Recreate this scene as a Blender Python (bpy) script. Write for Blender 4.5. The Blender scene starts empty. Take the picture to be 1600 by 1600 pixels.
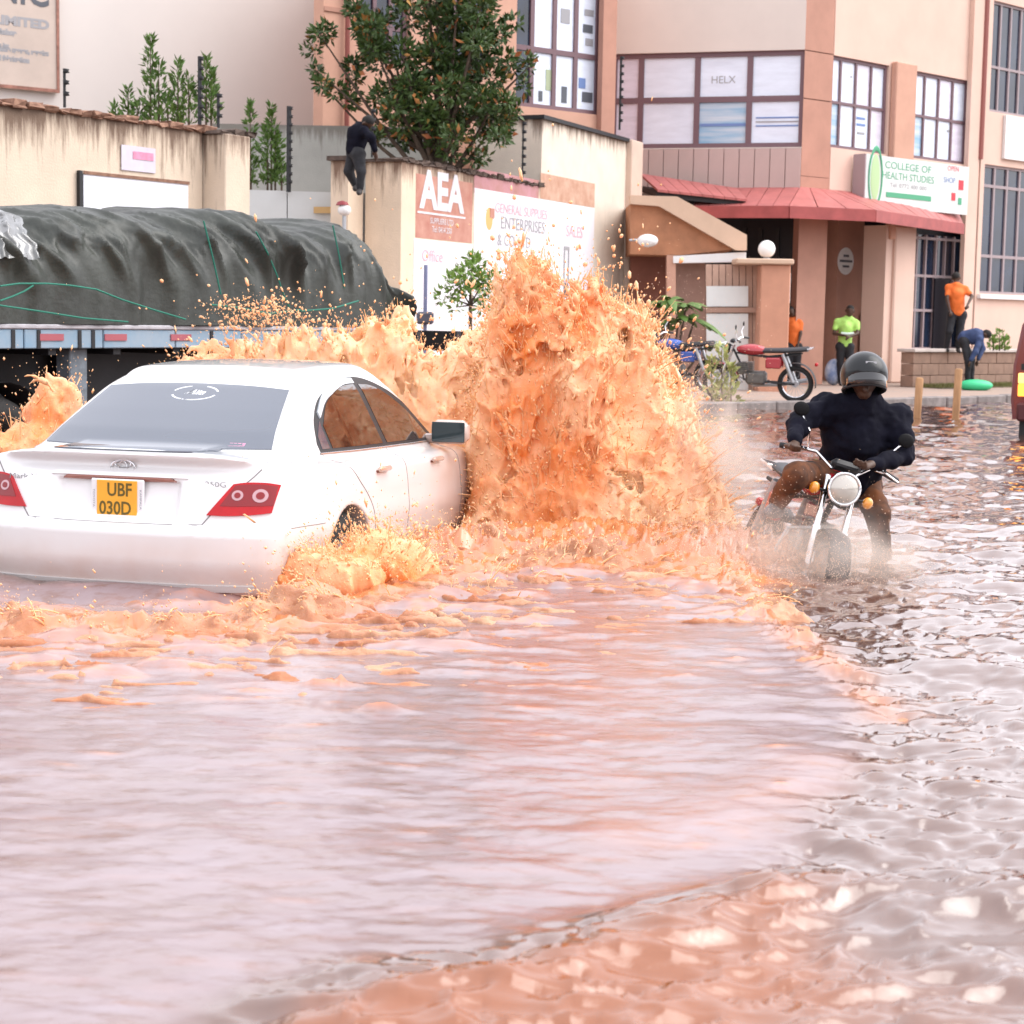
import bpy, math, random
import numpy as np
import openvdb
from mathutils import Vector, Matrix, Euler
random.seed(7); RNG = np.random.default_rng(7)
R = math.radians
SC = bpy.context.scene
COL = SC.collection
# ------------------------------------------------------------------ camera
HC = 1.40; FPX = 2900.0; PITCH = math.atan((800-497)/FPX); ROLL = 0.018
cd = bpy.data.cameras.new('camera'); cam = bpy.data.objects.new('camera', cd); COL.objects.link(cam)
cd.sensor_width = 36; cd.lens = 36*FPX/1600; cd.clip_end = 900; cd.clip_start = 0.1
CM = Matrix.Translation((0, 0, HC)) @ Matrix.Rotation(R(90)-PITCH, 4, 'X') @ Matrix.Rotation(ROLL, 4, 'Z')
cam.matrix_world = CM
cd.dof.use_dof = True; cd.dof.focus_distance = 10.8; cd.dof.aperture_fstop = 5.6
SC.camera = cam
# ------------------------------------------------------------------ world, sun, exposure
SUN_DIR = Vector((0.95, 0.02, 1.10)).normalized()
SUN_EL = math.asin(SUN_DIR.z); SUN_AZ = math.atan2(SUN_DIR.x, SUN_DIR.y)
w = bpy.data.worlds.new('World'); SC.world = w; w.use_nodes = True
nt = w.node_tree; bg = nt.nodes['Background']
sky = nt.nodes.new('ShaderNodeTexSky'); sky.sky_type = 'NISHITA'; sky.sun_disc = False
sky.sun_elevation = SUN_EL; sky.sun_rotation = SUN_AZ; sky.dust_density = 4.0; sky.air_density = 1.0
hs = nt.nodes.new('ShaderNodeHueSaturation'); hs.inputs['Saturation'].default_value = 0.32   # thin bright cloud cover
veil = nt.nodes.new('ShaderNodeMix'); veil.data_type = 'RGBA'; veil.inputs[0].default_value = .62; veil.inputs[7].default_value = (7.7, 7.6, 8.1, 1)   # even cloud layer over the clear sky
nt.links.new(sky.outputs[0], hs.inputs['Color']); nt.links.new(hs.outputs[0], veil.inputs[6]); nt.links.new(veil.outputs[2], bg.inputs[0])
bg.inputs[1].default_value = 0.15
ld = bpy.data.lights.new('sun', 'SUN'); sun = bpy.data.objects.new('sun', ld); COL.objects.link(sun)
ld.energy = .9; ld.angle = R(60); ld.color = (1, 0.97, 0.93)
sun.rotation_euler = SUN_DIR.to_track_quat('Z', 'Y').to_euler(); sun.location = (0, 0, 30)
SC.view_settings.view_transform = 'Standard'; SC.view_settings.look = 'None'
SC.view_settings.exposure = 1.06; SC.view_settings.gamma = 1
SC.cycles.max_bounces = 8; SC.cycles.diffuse_bounces = 3; SC.cycles.glossy_bounces = 3
SC.cycles.transmission_bounces = 4; SC.cycles.volume_bounces = 1; SC.cycles.use_denoising = True
SC.cycles.volume_step_rate = 1.0; SC.cycles.caustics_reflective = False; SC.cycles.caustics_refractive = False

# ------------------------------------------------------------------ pixel measuring helpers (photo pixels -> places in the world)
def ray(px, py):
    d = CM.to_3x3() @ Vector(((px-800)/FPX, (800-py)/FPX, -1)); return d
def at(px, py, Y):
    d = ray(px, py); t = Y/d.y; return Vector((d.x*t, Y, HC+d.z*t))
def gp(px, py, z=0.0):
    d = ray(px, py); t = (z-HC)/d.z; return Vector((d.x*t, d.y*t, z))
class Plane:
    """vertical plane; local x runs along it, local -y faces the street"""
    def __init__(s, O, d):
        s.O = Vector((O[0], O[1])); s.d = Vector((d[0], d[1])).normalized(); s.n = Vector((s.d.y, -s.d.x))
    def uz(s, px, py, w=0):
        r = ray(px, py); o = s.O + s.n*w
        t = (o.dot(s.n))/(r.x*s.n.x+r.y*s.n.y)
        p = Vector((r.x*t, r.y*t)); return (p-o).dot(s.d), HC+r.z*t
    def root(s, name, z=0, u=0):
        o = empty(name, (s.O.x+s.d.x*u, s.O.y+s.d.y*u, z), math.atan2(s.d.y, s.d.x)); return o
def plane_px(p1, Y1, p2):
    a = at(*p1, Y1); b = gp(*p2, a.z); return Plane(a, (b-a).xy)
# ------------------------------------------------------------------ objects
def tag(o, label=None, cat=None, group=None, kind=None):
    for k, v in (('label', label), ('category', cat), ('group', group), ('kind', kind)):
        if v: o[k] = v
    return o
def empty(name, loc=(0, 0, 0), rz=0):
    o = bpy.data.objects.new(name, None); COL.objects.link(o); o.empty_display_size = .2
    o.location = loc; o.rotation_euler = (0, 0, rz); return o
def link(name, me, mat=None, parent=None):
    o = bpy.data.objects.new(name, me); COL.objects.link(o)
    if mat is not None and not me.materials:
        for m in (mat if isinstance(mat, (list, tuple)) else [mat]): me.materials.append(m)
    if parent is not None: o.parent = parent
    return o
def copy_tree(o, parent=None):
    c = o.copy(); COL.objects.link(c); c.parent = parent
    for ch in [x for x in bpy.data.objects if x.parent == o]: copy_tree(ch, c)
    return c
class MB:
    def __init__(s): s.v = []; s.f = []; s.mi = []; s.m = 0
    def add(s, vs, fs):
        b = len(s.v); s.v += [tuple(p) for p in vs]; s.f += [tuple(b+i for i in f) for f in fs]; s.mi += [s.m]*len(fs); return s
    def box(s, x0, x1, y0, y1, z0, z1, bev=0.0, M=None):
        if x0 > x1: x0, x1 = x1, x0
        if y0 > y1: y0, y1 = y1, y0
        if z0 > z1: z0, z1 = z1, z0
        b = min(bev, (x1-x0)*.45, (y1-y0)*.45, (z1-z0)*.45)
        if b <= 0:
            vs = [(x, y, z) for x in (x0, x1) for y in (y0, y1) for z in (z0, z1)]
            fs = [(0, 1, 3, 2), (4, 6, 7, 5), (0, 4, 5, 1), (2, 3, 7, 6), (0, 2, 6, 4), (1, 5, 7, 3)]
        else:
            vs = []; idx = {}
            for i, (x, sx) in enumerate(((x0, 1), (x1, -1))):
                for j, (y, sy) in enumerate(((y0, 1), (y1, -1))):
                    for k, (z, sz) in enumerate(((z0, 1), (z1, -1))):
                        for a in range(3):
                            p = [x+sx*b, y+sy*b, z+sz*b]; p[a] = (x, y, z)[a]
                            idx[i, j, k, a] = len(vs); vs.append(tuple(p))
            fs = []
            for i in (0, 1):
                q = [idx[i, 0, 0, 0], idx[i, 0, 1, 0], idx[i, 1, 1, 0], idx[i, 1, 0, 0]]; fs.append(q if i == 0 else q[::-1])
                q = [idx[0, i, 0, 1], idx[1, i, 0, 1], idx[1, i, 1, 1], idx[0, i, 1, 1]]; fs.append(q if i == 0 else q[::-1])
                q = [idx[0, 0, i, 2], idx[0, 1, i, 2], idx[1, 1, i, 2], idx[1, 0, i, 2]]; fs.append(q if i == 0 else q[::-1])
            for i in (0, 1):
                for j in (0, 1):
                    fs.append((idx[i, j, 0, 0], idx[i, j, 1, 0], idx[i, j, 1, 1], idx[i, j, 0, 1]))
                    fs.append((idx[i, 0, j, 0], idx[i, 1, j, 0], idx[i, 1, j, 2], idx[i, 0, j, 2]))
                    fs.append((idx[0, i, j, 1], idx[1, i, j, 1], idx[1, i, j, 2], idx[0, i, j, 2]))
                    for k in (0, 1): fs.append((idx[i, j, k, 0], idx[i, j, k, 1], idx[i, j, k, 2]))
        if M is not None: vs = [tuple(M @ Vector(p)) for p in vs]
        return s.add(vs, fs)
    def poly(s, pts, off):            # prism: polygon pts, extruded by vector off
        n = len(pts); a = [Vector(p) for p in pts]; b = [p+Vector(off) for p in a]
        return s.add(a+b, [tuple(range(n))[::-1], tuple(range(n, 2*n))]+[(i, (i+1) % n, n+(i+1) % n, n+i) for i in range(n)])
    def tube(s, pts, r, n=8, cap=True):
        pts = [Vector(p) for p in pts]; N = len(pts); rs = r if isinstance(r, (list, tuple)) else [r]*N
        vs = []; up = None
        for i, p in enumerate(pts):
            t = (pts[min(i+1, N-1)]-pts[max(i-1, 0)]).normalized()
            if up is None:
                up = Vector((0, 0, 1)) if abs(t.z) < .9 else Vector((1, 0, 0))
            x = t.cross(up).normalized(); up = x.cross(t).normalized()
            for k in range(n):
                a = 2*math.pi*k/n; vs.append(p+(x*math.cos(a)+up*math.sin(a))*rs[i])
        fs = [(i*n+k, i*n+(k+1) % n, (i+1)*n+(k+1) % n, (i+1)*n+k) for i in range(N-1) for k in range(n)]
        if cap: fs += [tuple(range(n))[::-1], tuple((N-1)*n+k for k in range(n))]
        return s.add(vs, fs)
    def lathe(s, prof, n=24, M=None):   # prof: (r, z) list, axis z
        vs = []; N = len(prof)
        for r_, z in prof:
            for k in range(n):
                a = 2*math.pi*k/n; vs.append(Vector((r_*math.cos(a), r_*math.sin(a), z)))
        if M is not None: vs = [M @ p for p in vs]
        return s.add(vs, [(i*n+k, i*n+(k+1) % n, (i+1)*n+(k+1) % n, (i+1)*n+k) for i in range(N-1) for k in range(n)])
    def ball(s, c, r, n=16, m=10, sc=(1, 1, 1)):
        return s.lathe([(max(1e-4, math.sin(math.pi*i/m))*r, -math.cos(math.pi*i/m)*r) for i in range(m+1)], n,
                       Matrix.Translation(c) @ Matrix.Diagonal((*sc, 1)))
    def torus(s, R_, r, n=32, m=10, M=None, sc=1.0):
        vs = []
        for i in range(n):
            a = 2*math.pi*i/n
            for j in range(m):
                b = 2*math.pi*j/m; q = R_+r*math.cos(b); vs.append(Vector((q*math.cos(a), q*math.sin(a), r*sc*math.sin(b))))
        if M is not None: vs = [M @ p for p in vs]
        return s.add(vs, [(i*m+j, ((i+1) % n)*m+j, ((i+1) % n)*m+(j+1) % m, i*m+(j+1) % m) for i in range(n) for j in range(m)])
    def grid(s, P, closed=False):      # P[i][j] points
        ni = len(P); nj = len(P[0]); vs = [p for row in P for p in row]
        fs = [(i*nj+j, i*nj+(j+1) % nj, (i+1)*nj+(j+1) % nj, (i+1)*nj+j) for i in range(ni-1) for j in range(nj if closed else nj-1)]
        return s.add(vs, fs)
    def mesh(s, name, smooth=False, ang=None):
        me = bpy.data.meshes.new(name); me.from_pydata([tuple(p) for p in s.v], [], s.f); me.update()
        if any(s.mi): me.polygons.foreach_set('material_index', s.mi)
        if smooth: me.polygons.foreach_set('use_smooth', [True]*len(me.polygons))
        if ang is not None: me.set_sharp_from_angle(angle=R(ang))
        return me
    def build(s, name, mat=None, parent=None, smooth=False, ang=None, **k):
        if smooth and ang is None: ang = 40
        o = link(name, s.mesh(name, smooth, ang), mat, parent)
        if k: tag(o, **k)
        return o
def npmesh(name, V, F, smooth=True, attrs=None):
    V = np.asarray(V, np.float32); F = np.asarray(F, np.int32); k = F.shape[1]
    me = bpy.data.meshes.new(name); me.vertices.add(len(V)); me.vertices.foreach_set('co', V.ravel())
    me.loops.add(F.size); me.loops.foreach_set('vertex_index', F.ravel())
    me.polygons.add(len(F)); me.polygons.foreach_set('loop_start', np.arange(0, F.size, k, dtype=np.int32))
    me.polygons.foreach_set('loop_total', np.full(len(F), k, np.int32))
    if smooth: me.polygons.foreach_set('use_smooth', np.ones(len(F), bool))
    for n_, a in (attrs or {}).items():
        at_ = me.attributes.new(n_, 'FLOAT', 'POINT'); at_.data.foreach_set('value', np.asarray(a, np.float32))
    me.update(calc_edges=True); return me
def text_mesh(txt, size=1.0, align='CENTER', bold=0.0):
    cu = bpy.data.curves.new('t', 'FONT'); cu.body = txt; cu.size = size; cu.align_x = align; cu.align_y = 'CENTER'; cu.offset = bold
    cu.extrude = 0.002*size; cu.resolution_u = 3
    o = bpy.data.objects.new('t', cu); COL.objects.link(o)
    dg = bpy.context.evaluated_depsgraph_get(); me = bpy.data.meshes.new_from_object(o.evaluated_get(dg))
    bpy.data.objects.remove(o); return me
def text(txt, size, mat, parent, pos, name='lettering', align='CENTER', sx=1.0, back=False, bold=0.0, rot=None):
    """flat lettering standing in the local x-z plane, facing local -y"""
    me = text_mesh(txt, size, align, bold); me.materials.clear()
    o = link(name, me, mat, parent); o.location = pos; o.scale = (sx, 1, 1); o.rotation_euler = rot or (R(90), 0, 0); return o
# ------------------------------------------------------------------ noise
_PG = np.random.default_rng(3).normal(size=(4096, 3)); _PG /= np.linalg.norm(_PG, axis=1)[:, None]
def perlin(P, seed=0):
    P = np.asarray(P, np.float64); I = np.floor(P).astype(np.int64); f = P-I; u = f*f*f*(f*(f*6-15)+10); out = 0
    for dx in (0, 1):
        for dy in (0, 1):
            for dz in (0, 1):
                h = ((I[..., 0]+dx)*73856093 ^ (I[..., 1]+dy)*19349663 ^ (I[..., 2]+dz)*83492791 ^ (seed*7919+13)) & 4095
                g = _PG[h]; d = g[..., 0]*(f[..., 0]-dx)+g[..., 1]*(f[..., 1]-dy)+g[..., 2]*(f[..., 2]-dz)
                wt = (u[..., 0] if dx else 1-u[..., 0])*(u[..., 1] if dy else 1-u[..., 1])*(u[..., 2] if dz else 1-u[..., 2])
                out = out+d*wt
    return out*1.6
def fbm(P, o=4, seed=0, gain=.5):
    P = np.asarray(P, float); a = 1; s = 0; k = 1
    for i in range(o): s = s+a*perlin(P*k, seed+i); a *= gain; k *= 2.03
    return s
def smooth01(x): x = np.clip(x, 0, 1); return x*x*(3-2*x)
def vdb_mesh(F, origin, vox, iso=0.0):
    g = openvdb.FloatGrid(background=1.0); g.copyFromArray(np.ascontiguousarray(F, dtype=np.float32))
    P, T, Q = g.convertToPolygons(isovalue=iso, adaptivity=0)
    return P*vox+np.asarray(origin), Q[:, ::-1]
# ------------------------------------------------------------------ materials
MATS = {}
def pbr(name, col, rough=.6, metal=0, spec=.5, noise=0, nscale=8, bump=0, bscale=30, coat=0, sss=0, emis=None, col2=None, trans=0, ior=1.45, coord='Object', stretch=(1, 1, 1)):
    m = bpy.data.materials.new(name); m.use_nodes = True; n = m.node_tree; b = n.nodes['Principled BSDF']
    b.inputs['Base Color'].default_value = (*col, 1); b.inputs['Roughness'].default_value = rough
    b.inputs['Metallic'].default_value = metal; b.inputs['Specular IOR Level'].default_value = spec; b.inputs['IOR'].default_value = ior
    b.inputs['Coat Weight'].default_value = coat; b.inputs['Coat Roughness'].default_value = .06
    b.inputs['Transmission Weight'].default_value = trans
    if sss:
        b.inputs['Subsurface Weight'].default_value = sss; b.inputs['Subsurface Radius'].default_value = (.06, .025, .012)
    if emis: b.inputs['Emission Color'].default_value = (*emis[:3], 1); b.inputs['Emission Strength'].default_value = emis[3]
    tc = n.nodes.new('ShaderNodeTexCoord'); mp = n.nodes.new('ShaderNodeMapping'); mp.inputs['Scale'].default_value = stretch
    n.links.new(tc.outputs[coord], mp.inputs[0])
    if noise or col2:
        t = n.nodes.new('ShaderNodeTexNoise'); t.inputs['Scale'].default_value = nscale; t.inputs['Detail'].default_value = 6; t.inputs['Roughness'].default_value = .62
        n.links.new(mp.outputs[0], t.inputs[0])
        mx = n.nodes.new('ShaderNodeMix'); mx.data_type = 'RGBA'
        mr = n.nodes.new('ShaderNodeMapRange'); mr.inputs[1].default_value = .32; mr.inputs[2].default_value = .68
        n.links.new(t.outputs[0], mr.inputs[0]); n.links.new(mr.outputs[0], mx.inputs[0])
        c2 = col2 or tuple(c*(1-noise) for c in col); c1 = col if col2 else tuple(min(1, c*(1+noise*.6)) for c in col)
        mx.inputs[6].default_value = (*c1, 1); mx.inputs[7].default_value = (*c2, 1); n.links.new(mx.outputs[2], b.inputs['Base Color'])
    if bump:
        t = n.nodes.new('ShaderNodeTexNoise'); t.inputs['Scale'].default_value = bscale; t.inputs['Detail'].default_value = 5
        n.links.new(mp.outputs[0], t.inputs[0]); bp = n.nodes.new('ShaderNodeBump'); bp.inputs['Strength'].default_value = bump; bp.inputs['Distance'].default_value = .02
        n.links.new(t.outputs[0], bp.inputs['Height']); n.links.new(bp.outputs[0], b.inputs['Normal'])
    MATS[name] = m; return m
def stained(name, col, stain, top, reach, rough=.85, base_stain=None, base_z=0, base_reach=.5, amt=1.0):
    """plaster with rain streaks running down from its weathered top edge and splashed mud near its foot"""
    m = pbr(name, col, rough, noise=.10, nscale=1.7, bump=.25, bscale=40); n = m.node_tree; L = n.links; b = n.nodes['Principled BSDF']
    src = b.inputs['Base Color'].links[0].from_socket
    tc = n.nodes.new('ShaderNodeTexCoord'); sp = n.nodes.new('ShaderNodeSeparateXYZ'); L.new(tc.outputs['Object'], sp.inputs[0])
    mp = n.nodes.new('ShaderNodeMapping'); mp.inputs['Scale'].default_value = (5.5, 5.5, .55); L.new(tc.outputs['Object'], mp.inputs[0])
    t = n.nodes.new('ShaderNodeTexNoise'); t.inputs['Scale'].default_value = 1.3; t.inputs['Detail'].default_value = 7; t.inputs['Roughness'].default_value = .7; L.new(mp.outputs[0], t.inputs[0])
    mr = n.nodes.new('ShaderNodeMapRange'); mr.inputs[1].default_value = top-reach; mr.inputs[2].default_value = top; L.new(sp.outputs[2], mr.inputs[0])
    pw = n.nodes.new('ShaderNodeMath'); pw.operation = 'POWER'; pw.inputs[1].default_value = 2.2; L.new(mr.outputs[0], pw.inputs[0])
    ad = n.nodes.new('ShaderNodeMath'); ad.operation = 'MULTIPLY_ADD'; L.new(pw.outputs[0], ad.inputs[0]); ad.inputs[1].default_value = .42; L.new(t.outputs[0], ad.inputs[2])
    r2 = n.nodes.new('ShaderNodeMapRange'); r2.inputs[1].default_value = .62; r2.inputs[2].default_value = .82; r2.inputs[4].default_value = .85*amt; L.new(ad.outputs[0], r2.inputs[0])
    mx = n.nodes.new('ShaderNodeMix'); mx.data_type = 'RGBA'; L.new(r2.outputs[0], mx.inputs[0]); L.new(src, mx.inputs[6]); mx.inputs[7].default_value = (*stain, 1)
    L.new(mx.outputs[2], b.inputs['Base Color']); return m
# ================================================================== GROUND AND WATER
GZ = -0.35        # street surface under the flood (water level is z = 0)
PZ = 0.10         # pavement level
asphalt = pbr('asphalt', (.05, .045, .04), .9, noise=.3, nscale=30, bump=.4, bscale=120)
pave_m = pbr('pavement_concrete', (.30, .25, .22), .9, noise=.25, nscale=3, bump=.3, bscale=60, col2=(.40, .27, .21))
kerb_m = pbr('kerb_concrete', (.26, .23, .22), .9, noise=.35, nscale=5, bump=.4, bscale=50)
g = MB(); g.add([(-400, -100, GZ), (400, -100, GZ), (400, 700, GZ), (-400, 700, GZ)], [(0, 1, 2, 3)])
g.build('ground', asphalt, kind='structure')
K0 = gp(1075, 643).xy; K1 = gp(1600, 627).xy; KD = (K1-K0).normalized(); KN = Vector((KD.y, -KD.x))
# boundary walls: left piece and right (painted) piece
WL = plane_px((0, 160), 22.0, (390, 214))
WR = plane_px((570, 246), 27.6, (925, 311))
wlA = WL.O-WL.d*8; wrE = WR.O+WR.d*9.0
pv = MB()
pts = [wlA+WL.n*1.3, WR.O+WR.n*1.3, K0, K0+KD*40, K0+KD*40+Vector((-6, 30)), Vector((-25, 60)), wlA+Vector((-6, 10))]
pv.poly([(p.x, p.y, GZ+.01) for p in pts], (0, 0, PZ-GZ-.01)); pv.build('pavement', pave_m, kind='structure')
kb = tag(empty('kerb', (K0.x, K0.y, 0), math.atan2(KD.y, KD.x)), kind='structure')
ks = MB().box(.01, .93, -.22, -.004, GZ+.02, .145, .02).mesh('kerb_stone'); ks.materials.append(kerb_m)
for i in range(16):
    o = link('kerb_stone', ks, None, kb); o.location = (i*.95, 0, random.uniform(-.012, .008)); o.rotation_euler = (0, random.uniform(-.006, .006), random.uniform(-.006, .006))

# ---- flood water: one sheet of real waves, finer near the camera
NR, NC = 820, 740
yy = 1.6*np.exp(np.linspace(0, math.log(75/1.6), NR)); uu = np.linspace(-1, 1, NC)
uu = .345*uu+1.0*uu**9
X = yy[:, None]*uu[None, :]; Y = np.repeat(yy[:, None], NC, 1)
def seg_poly_dist(X, Y, poly):
    n = len(poly); d2 = np.full(X.shape, 1e9); ins = np.zeros(X.shape, bool)
    for i in range(n):
        ax, ay = poly[i]; bx, by = poly[(i+1) % n]; ex, ey = bx-ax, by-ay
        t = np.clip(((X-ax)*ex+(Y-ay)*ey)/(ex*ex+ey*ey), 0, 1); d2 = np.minimum(d2, (X-ax-t*ex)**2+(Y-ay-t*ey)**2)
        c = ((ay > Y) != (by > Y)) & (X < (bx-ax)*(Y-ay)/((by-ay) if by != ay else 1e-9)+ax); ins ^= c
    return np.where(ins, 1, -1)*np.sqrt(d2)
def line_dist(X, Y, pts):
    d2 = np.full(X.shape, 1e9); tt = np.zeros(X.shape); n = len(pts)-1
    for i in range(n):
        ax, ay = pts[i]; bx, by = pts[i+1]; ex, ey = bx-ax, by-ay
        t = np.clip(((X-ax)*ex+(Y-ay)*ey)/(ex*ex+ey*ey), 0, 1); q = (X-ax-t*ex)**2+(Y-ay-t*ey)**2
        tt = np.where(q < d2, (i+t)/n, tt); d2 = np.minimum(d2, q)
    return np.sqrt(d2), tt
P3 = np.stack([X, Y, np.zeros_like(X)], -1)
# the churned wake the car leaves behind, outlined on the water
wake = [tuple(gp(*p).xy) for p in ((-500, 1000), (-200, 900), (470, 900), (760, 850), (1060, 850), (1180, 890), (1270, 1000), (1385, 1105), (1345, 1190), (1290, 1290), (1235, 1400), (1000, 1440), (780, 1490), (520, 1520), (120, 1680), (-500, 1800))]
wob = .10*fbm(P3*1.6, 3, 50)
sd = seg_poly_dist(X, Y, wake)+wob
inw = smooth01((sd+.05)/.22)
# base ripples
H = np.zeros_like(X); rg = np.random.default_rng(11)
far = np.clip((Y-14)/30, 0, 1)
for i in range(64):
    lam = .16*(2.6/.16)**(rg.random()**1.25); k = 2*math.pi/lam
    th = rg.normal(1.35, .75); a = .0052*lam**.9*(1.0 if lam < 1.2 else .55)
    ph = rg.random()*6.28; wv = .25*fbm(P3*(.55/lam**.5), 1, 60+i % 5)
    vis = np.clip(lam/(Y*.0016)/4, 0, 1)
    H += a*np.sin(k*(X*math.cos(th)+Y*math.sin(th))+ph+3.0*wv)*vis
rid = 1-np.abs(fbm(P3*np.array([2.3, 4.6, 1]), 3, 21)); rid2 = 1-np.abs(fbm(P3*np.array([3.4, 8.5, 1])+.35*np.stack([rid, rid, 0*rid], -1), 2, 23))
rid3 = 1-np.abs(fbm(P3*np.array([6.0, 15.0, 1])+.5*np.stack([rid, rid, 0*rid], -1), 2, 25)); H_out = H*.80-.0062*(np.clip(rid3, 0, 1)**3)*np.clip(1.5-Y/9, 0, 1)+.012*(rid**3-.4)-.018*(rid2**4)*np.clip(1.3-Y/22, 0, 1)*(1+.25*np.clip((7.5-Y)/3, 0, 1))
fine = fbm(P3*np.array([9, 17, 1]), 3, 31)
fine2 = fbm(P3*np.array([7, 30, 1]), 2, 33); H_in = H*.20+.0020*fine+.0012*2.0*fine2*np.clip(1.4-Y/10, 0, 1)+.004*fbm(P3*np.array([1.3, 4.0, 1]), 3, 41)
Z = H_out*(1-inw)+H_in*inw
# bow-wave swell at the lower edge: a long slope that faces the camera, carrying ripples
sw = [tuple(gp(*p).xy) for p in ((1260, 1392), (1000, 1470), (760, 1530), (480, 1575), (200, 1700), (-400, 1900))]
d, t = line_dist(X, Y, sw); yl = np.interp(X, [p[0] for p in sw][::-1], [p[1] for p in sw][::-1])
side = yl-Y                              # >0 on the camera side
swell = np.exp(-((side-.02)/.22)**2)*smooth01(1.15-t*1.1)
rip = 1-np.abs(fbm(np.stack([X*3.0+Y*1.2, Y*9.5-X*2.9, X*0], -1), 2, 77, .35))
Z -= .5*(Z-0)*smooth01((side+.1)/.2)*smooth01(1.5-t*1.2)
Z += swell*.060+smooth01((side+.12)/.25)*smooth01(1.6-side*.9)*(.034*(np.clip(rip, 0, 1)**2.5-.4))*(1-.2*t)
# churned water round the car, along its side and under the splash
CAR_C = None
churn_ln = [tuple(gp(*p).xy) for p in ((-300, 975), (0, 975), (250, 985), (430, 965), (560, 915), (700, 893), (860, 880), (1040, 880), (1150, 905))]
d, t = line_dist(X, Y, churn_ln); ch = smooth01(1-(d/.52))
lump = 1-np.abs(fbm(P3*np.array([3.2, 4.6, 1])+.25*np.stack([fine, fine, 0*fine], -1), 4, 91)); lump = np.clip(lump, 0, 1)**2.0; lw = fbm(P3*np.array([1.9, 2.6, 1])+2*np.stack([fine, fine, 0*fine], -1)*.12, 3, 97); lump = lump*smooth01(.55+1.5*lw)+.35*np.clip(fbm(P3*np.array([9, 13, 1]), 3, 99), 0, 1)
Z += ch*(.055*lump-.02)*(.75+.5*fbm(P3*.9, 1, 5))
dd_, _ = line_dist(X, Y, [tuple(gp(*p).xy) for p in ((-300, 915), (0, 920), (300, 930), (450, 918))]); Z -= .17*np.exp(-(dd_/.26)**2)
band = smooth01(1-(np.maximum(d-.25, 0)/1.7))*inw         # streaky chop fanning out from it
chop = np.clip(fbm(P3*np.array([1.7, 5.2, 1]), 4, 111)-.12, 0, 2)
Z += band*chop*.085
ln2 = [tuple(gp(*p).xy) for p in ((730, 862), (850, 850), (960, 848), (1080, 852), (1140, 868))]
d, _ = line_dist(X, Y, ln2); ch2 = smooth01(1-(d/1.0)); lum2 = np.clip(1-np.abs(fbm(P3*np.array([3.0, 3.4, 1]), 4, 95)), 0, 1)**2; Z += ch2*(.17*lum2-.02)
ch = np.maximum(ch, ch2*.95)
# crest of the wake front
fr = [tuple(gp(*p).xy) for p in ((1130, 885), (1190, 950), (1240, 1000), (1310, 1055), (1375, 1110))]
d2_, t2_ = line_dist(X, Y, fr); cr = np.exp(-(d2_/.13)**2)*(1-.35*t2_)
crj = smooth01(.6+1.2*fbm(P3*2.3, 2, 161)); cr = cr*(.35+.65*crj); Z += cr*(.010+.045*lump)
fr2 = [tuple(gp(*p).xy) for p in ((980, 1310), (1100, 1290), (1210, 1230), (1260, 1190))]
d3_, t3_ = line_dist(X, Y, fr2); cr2 = np.exp(-(d3_/.16)**2); Z += cr2*.016
# single breaking wavelets: wide, thin, ragged
lumpM = np.zeros_like(X); wr = np.random.default_rng(19)
wl = [(345, 1093, 80, .034), (520, 1072, 100, .045), (572, 1112, 95, .038), (150, 1012, 130, .032), (690, 996, 80, .03), (40, 945, 90, .035), (160, 1178, 70, .020), (800, 1040, 80, .02), (460, 1405, 80, .008), (620, 1000, 60, .02)]
for _ in range(150):
    py = 950+wr.exponential(95); px = wr.uniform(-60, 1260)
    if py < 1330: wl.append((px, py, wr.uniform(30, 85), wr.uniform(.006, .020)*(1-.5*(py-950)/380)))
rag = fbm(P3*np.array([5, 9, 1]), 3, 151); 
for (px, py, wd, hh) in wl:
    c = gp(px, py); r = wd/2*c.y/FPX; r0 = np.searchsorted(yy, c.y-r*1.5); r1 = np.searchsorted(yy, c.y+r*1.5); sl = slice(max(0, r0-2), min(NR, r1+2))
    sk = wr.uniform(-.25, .25); q = np.exp(-(((X[sl]-c.x)/r)**2+((Y[sl]-c.y-sk*(X[sl]-c.x)+.25*r*rag[sl])/(r*.30))**2)); q = q*np.clip(.55+.9*rag[sl], 0, 1.4)
    Z[sl] += q*hh*(.5+.8*lump[sl]); lumpM[sl] = np.maximum(lumpM[sl], q*min(1, hh/.02+.25))
silt = smooth01((side+.16)/.30)*smooth01((1.1-X+.25*fbm(P3*2.0, 2, 191))/.7)*smooth01((X+.80)/.6)
mud = np.clip(ch*1.0+band*np.clip(chop*3.5, 0, 1)+band*.16+inw*.22*np.clip(fbm(P3*np.array([2.2, 11, 1]), 3, 141)-.18, 0, 1)+cr*.9+cr2*.35+lumpM*1.1+inw*.05, 0, 1)
foam = np.clip(inw*.62+ch*.10+cr*.15-.25*swell+.20*inw*fbm(P3*np.array([3, 9, 1]), 3, 131)+.25*ch*lump, 0, 1)
foam *= (1-np.clip(swell*1.2, 0, 1))*(1-.9*smooth01(ch*1.6))*(1-.9*np.clip(cr, 0, 1))*(1-.8*lumpM)
V = np.stack([X, Y, Z], -1).reshape(-1, 3); ii = (np.arange(NR-1)[:, None]*NC+np.arange(NC-1)[None, :]).ravel()
F = np.stack([ii, ii+1, ii+NC+1, ii+NC], 1)
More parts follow.
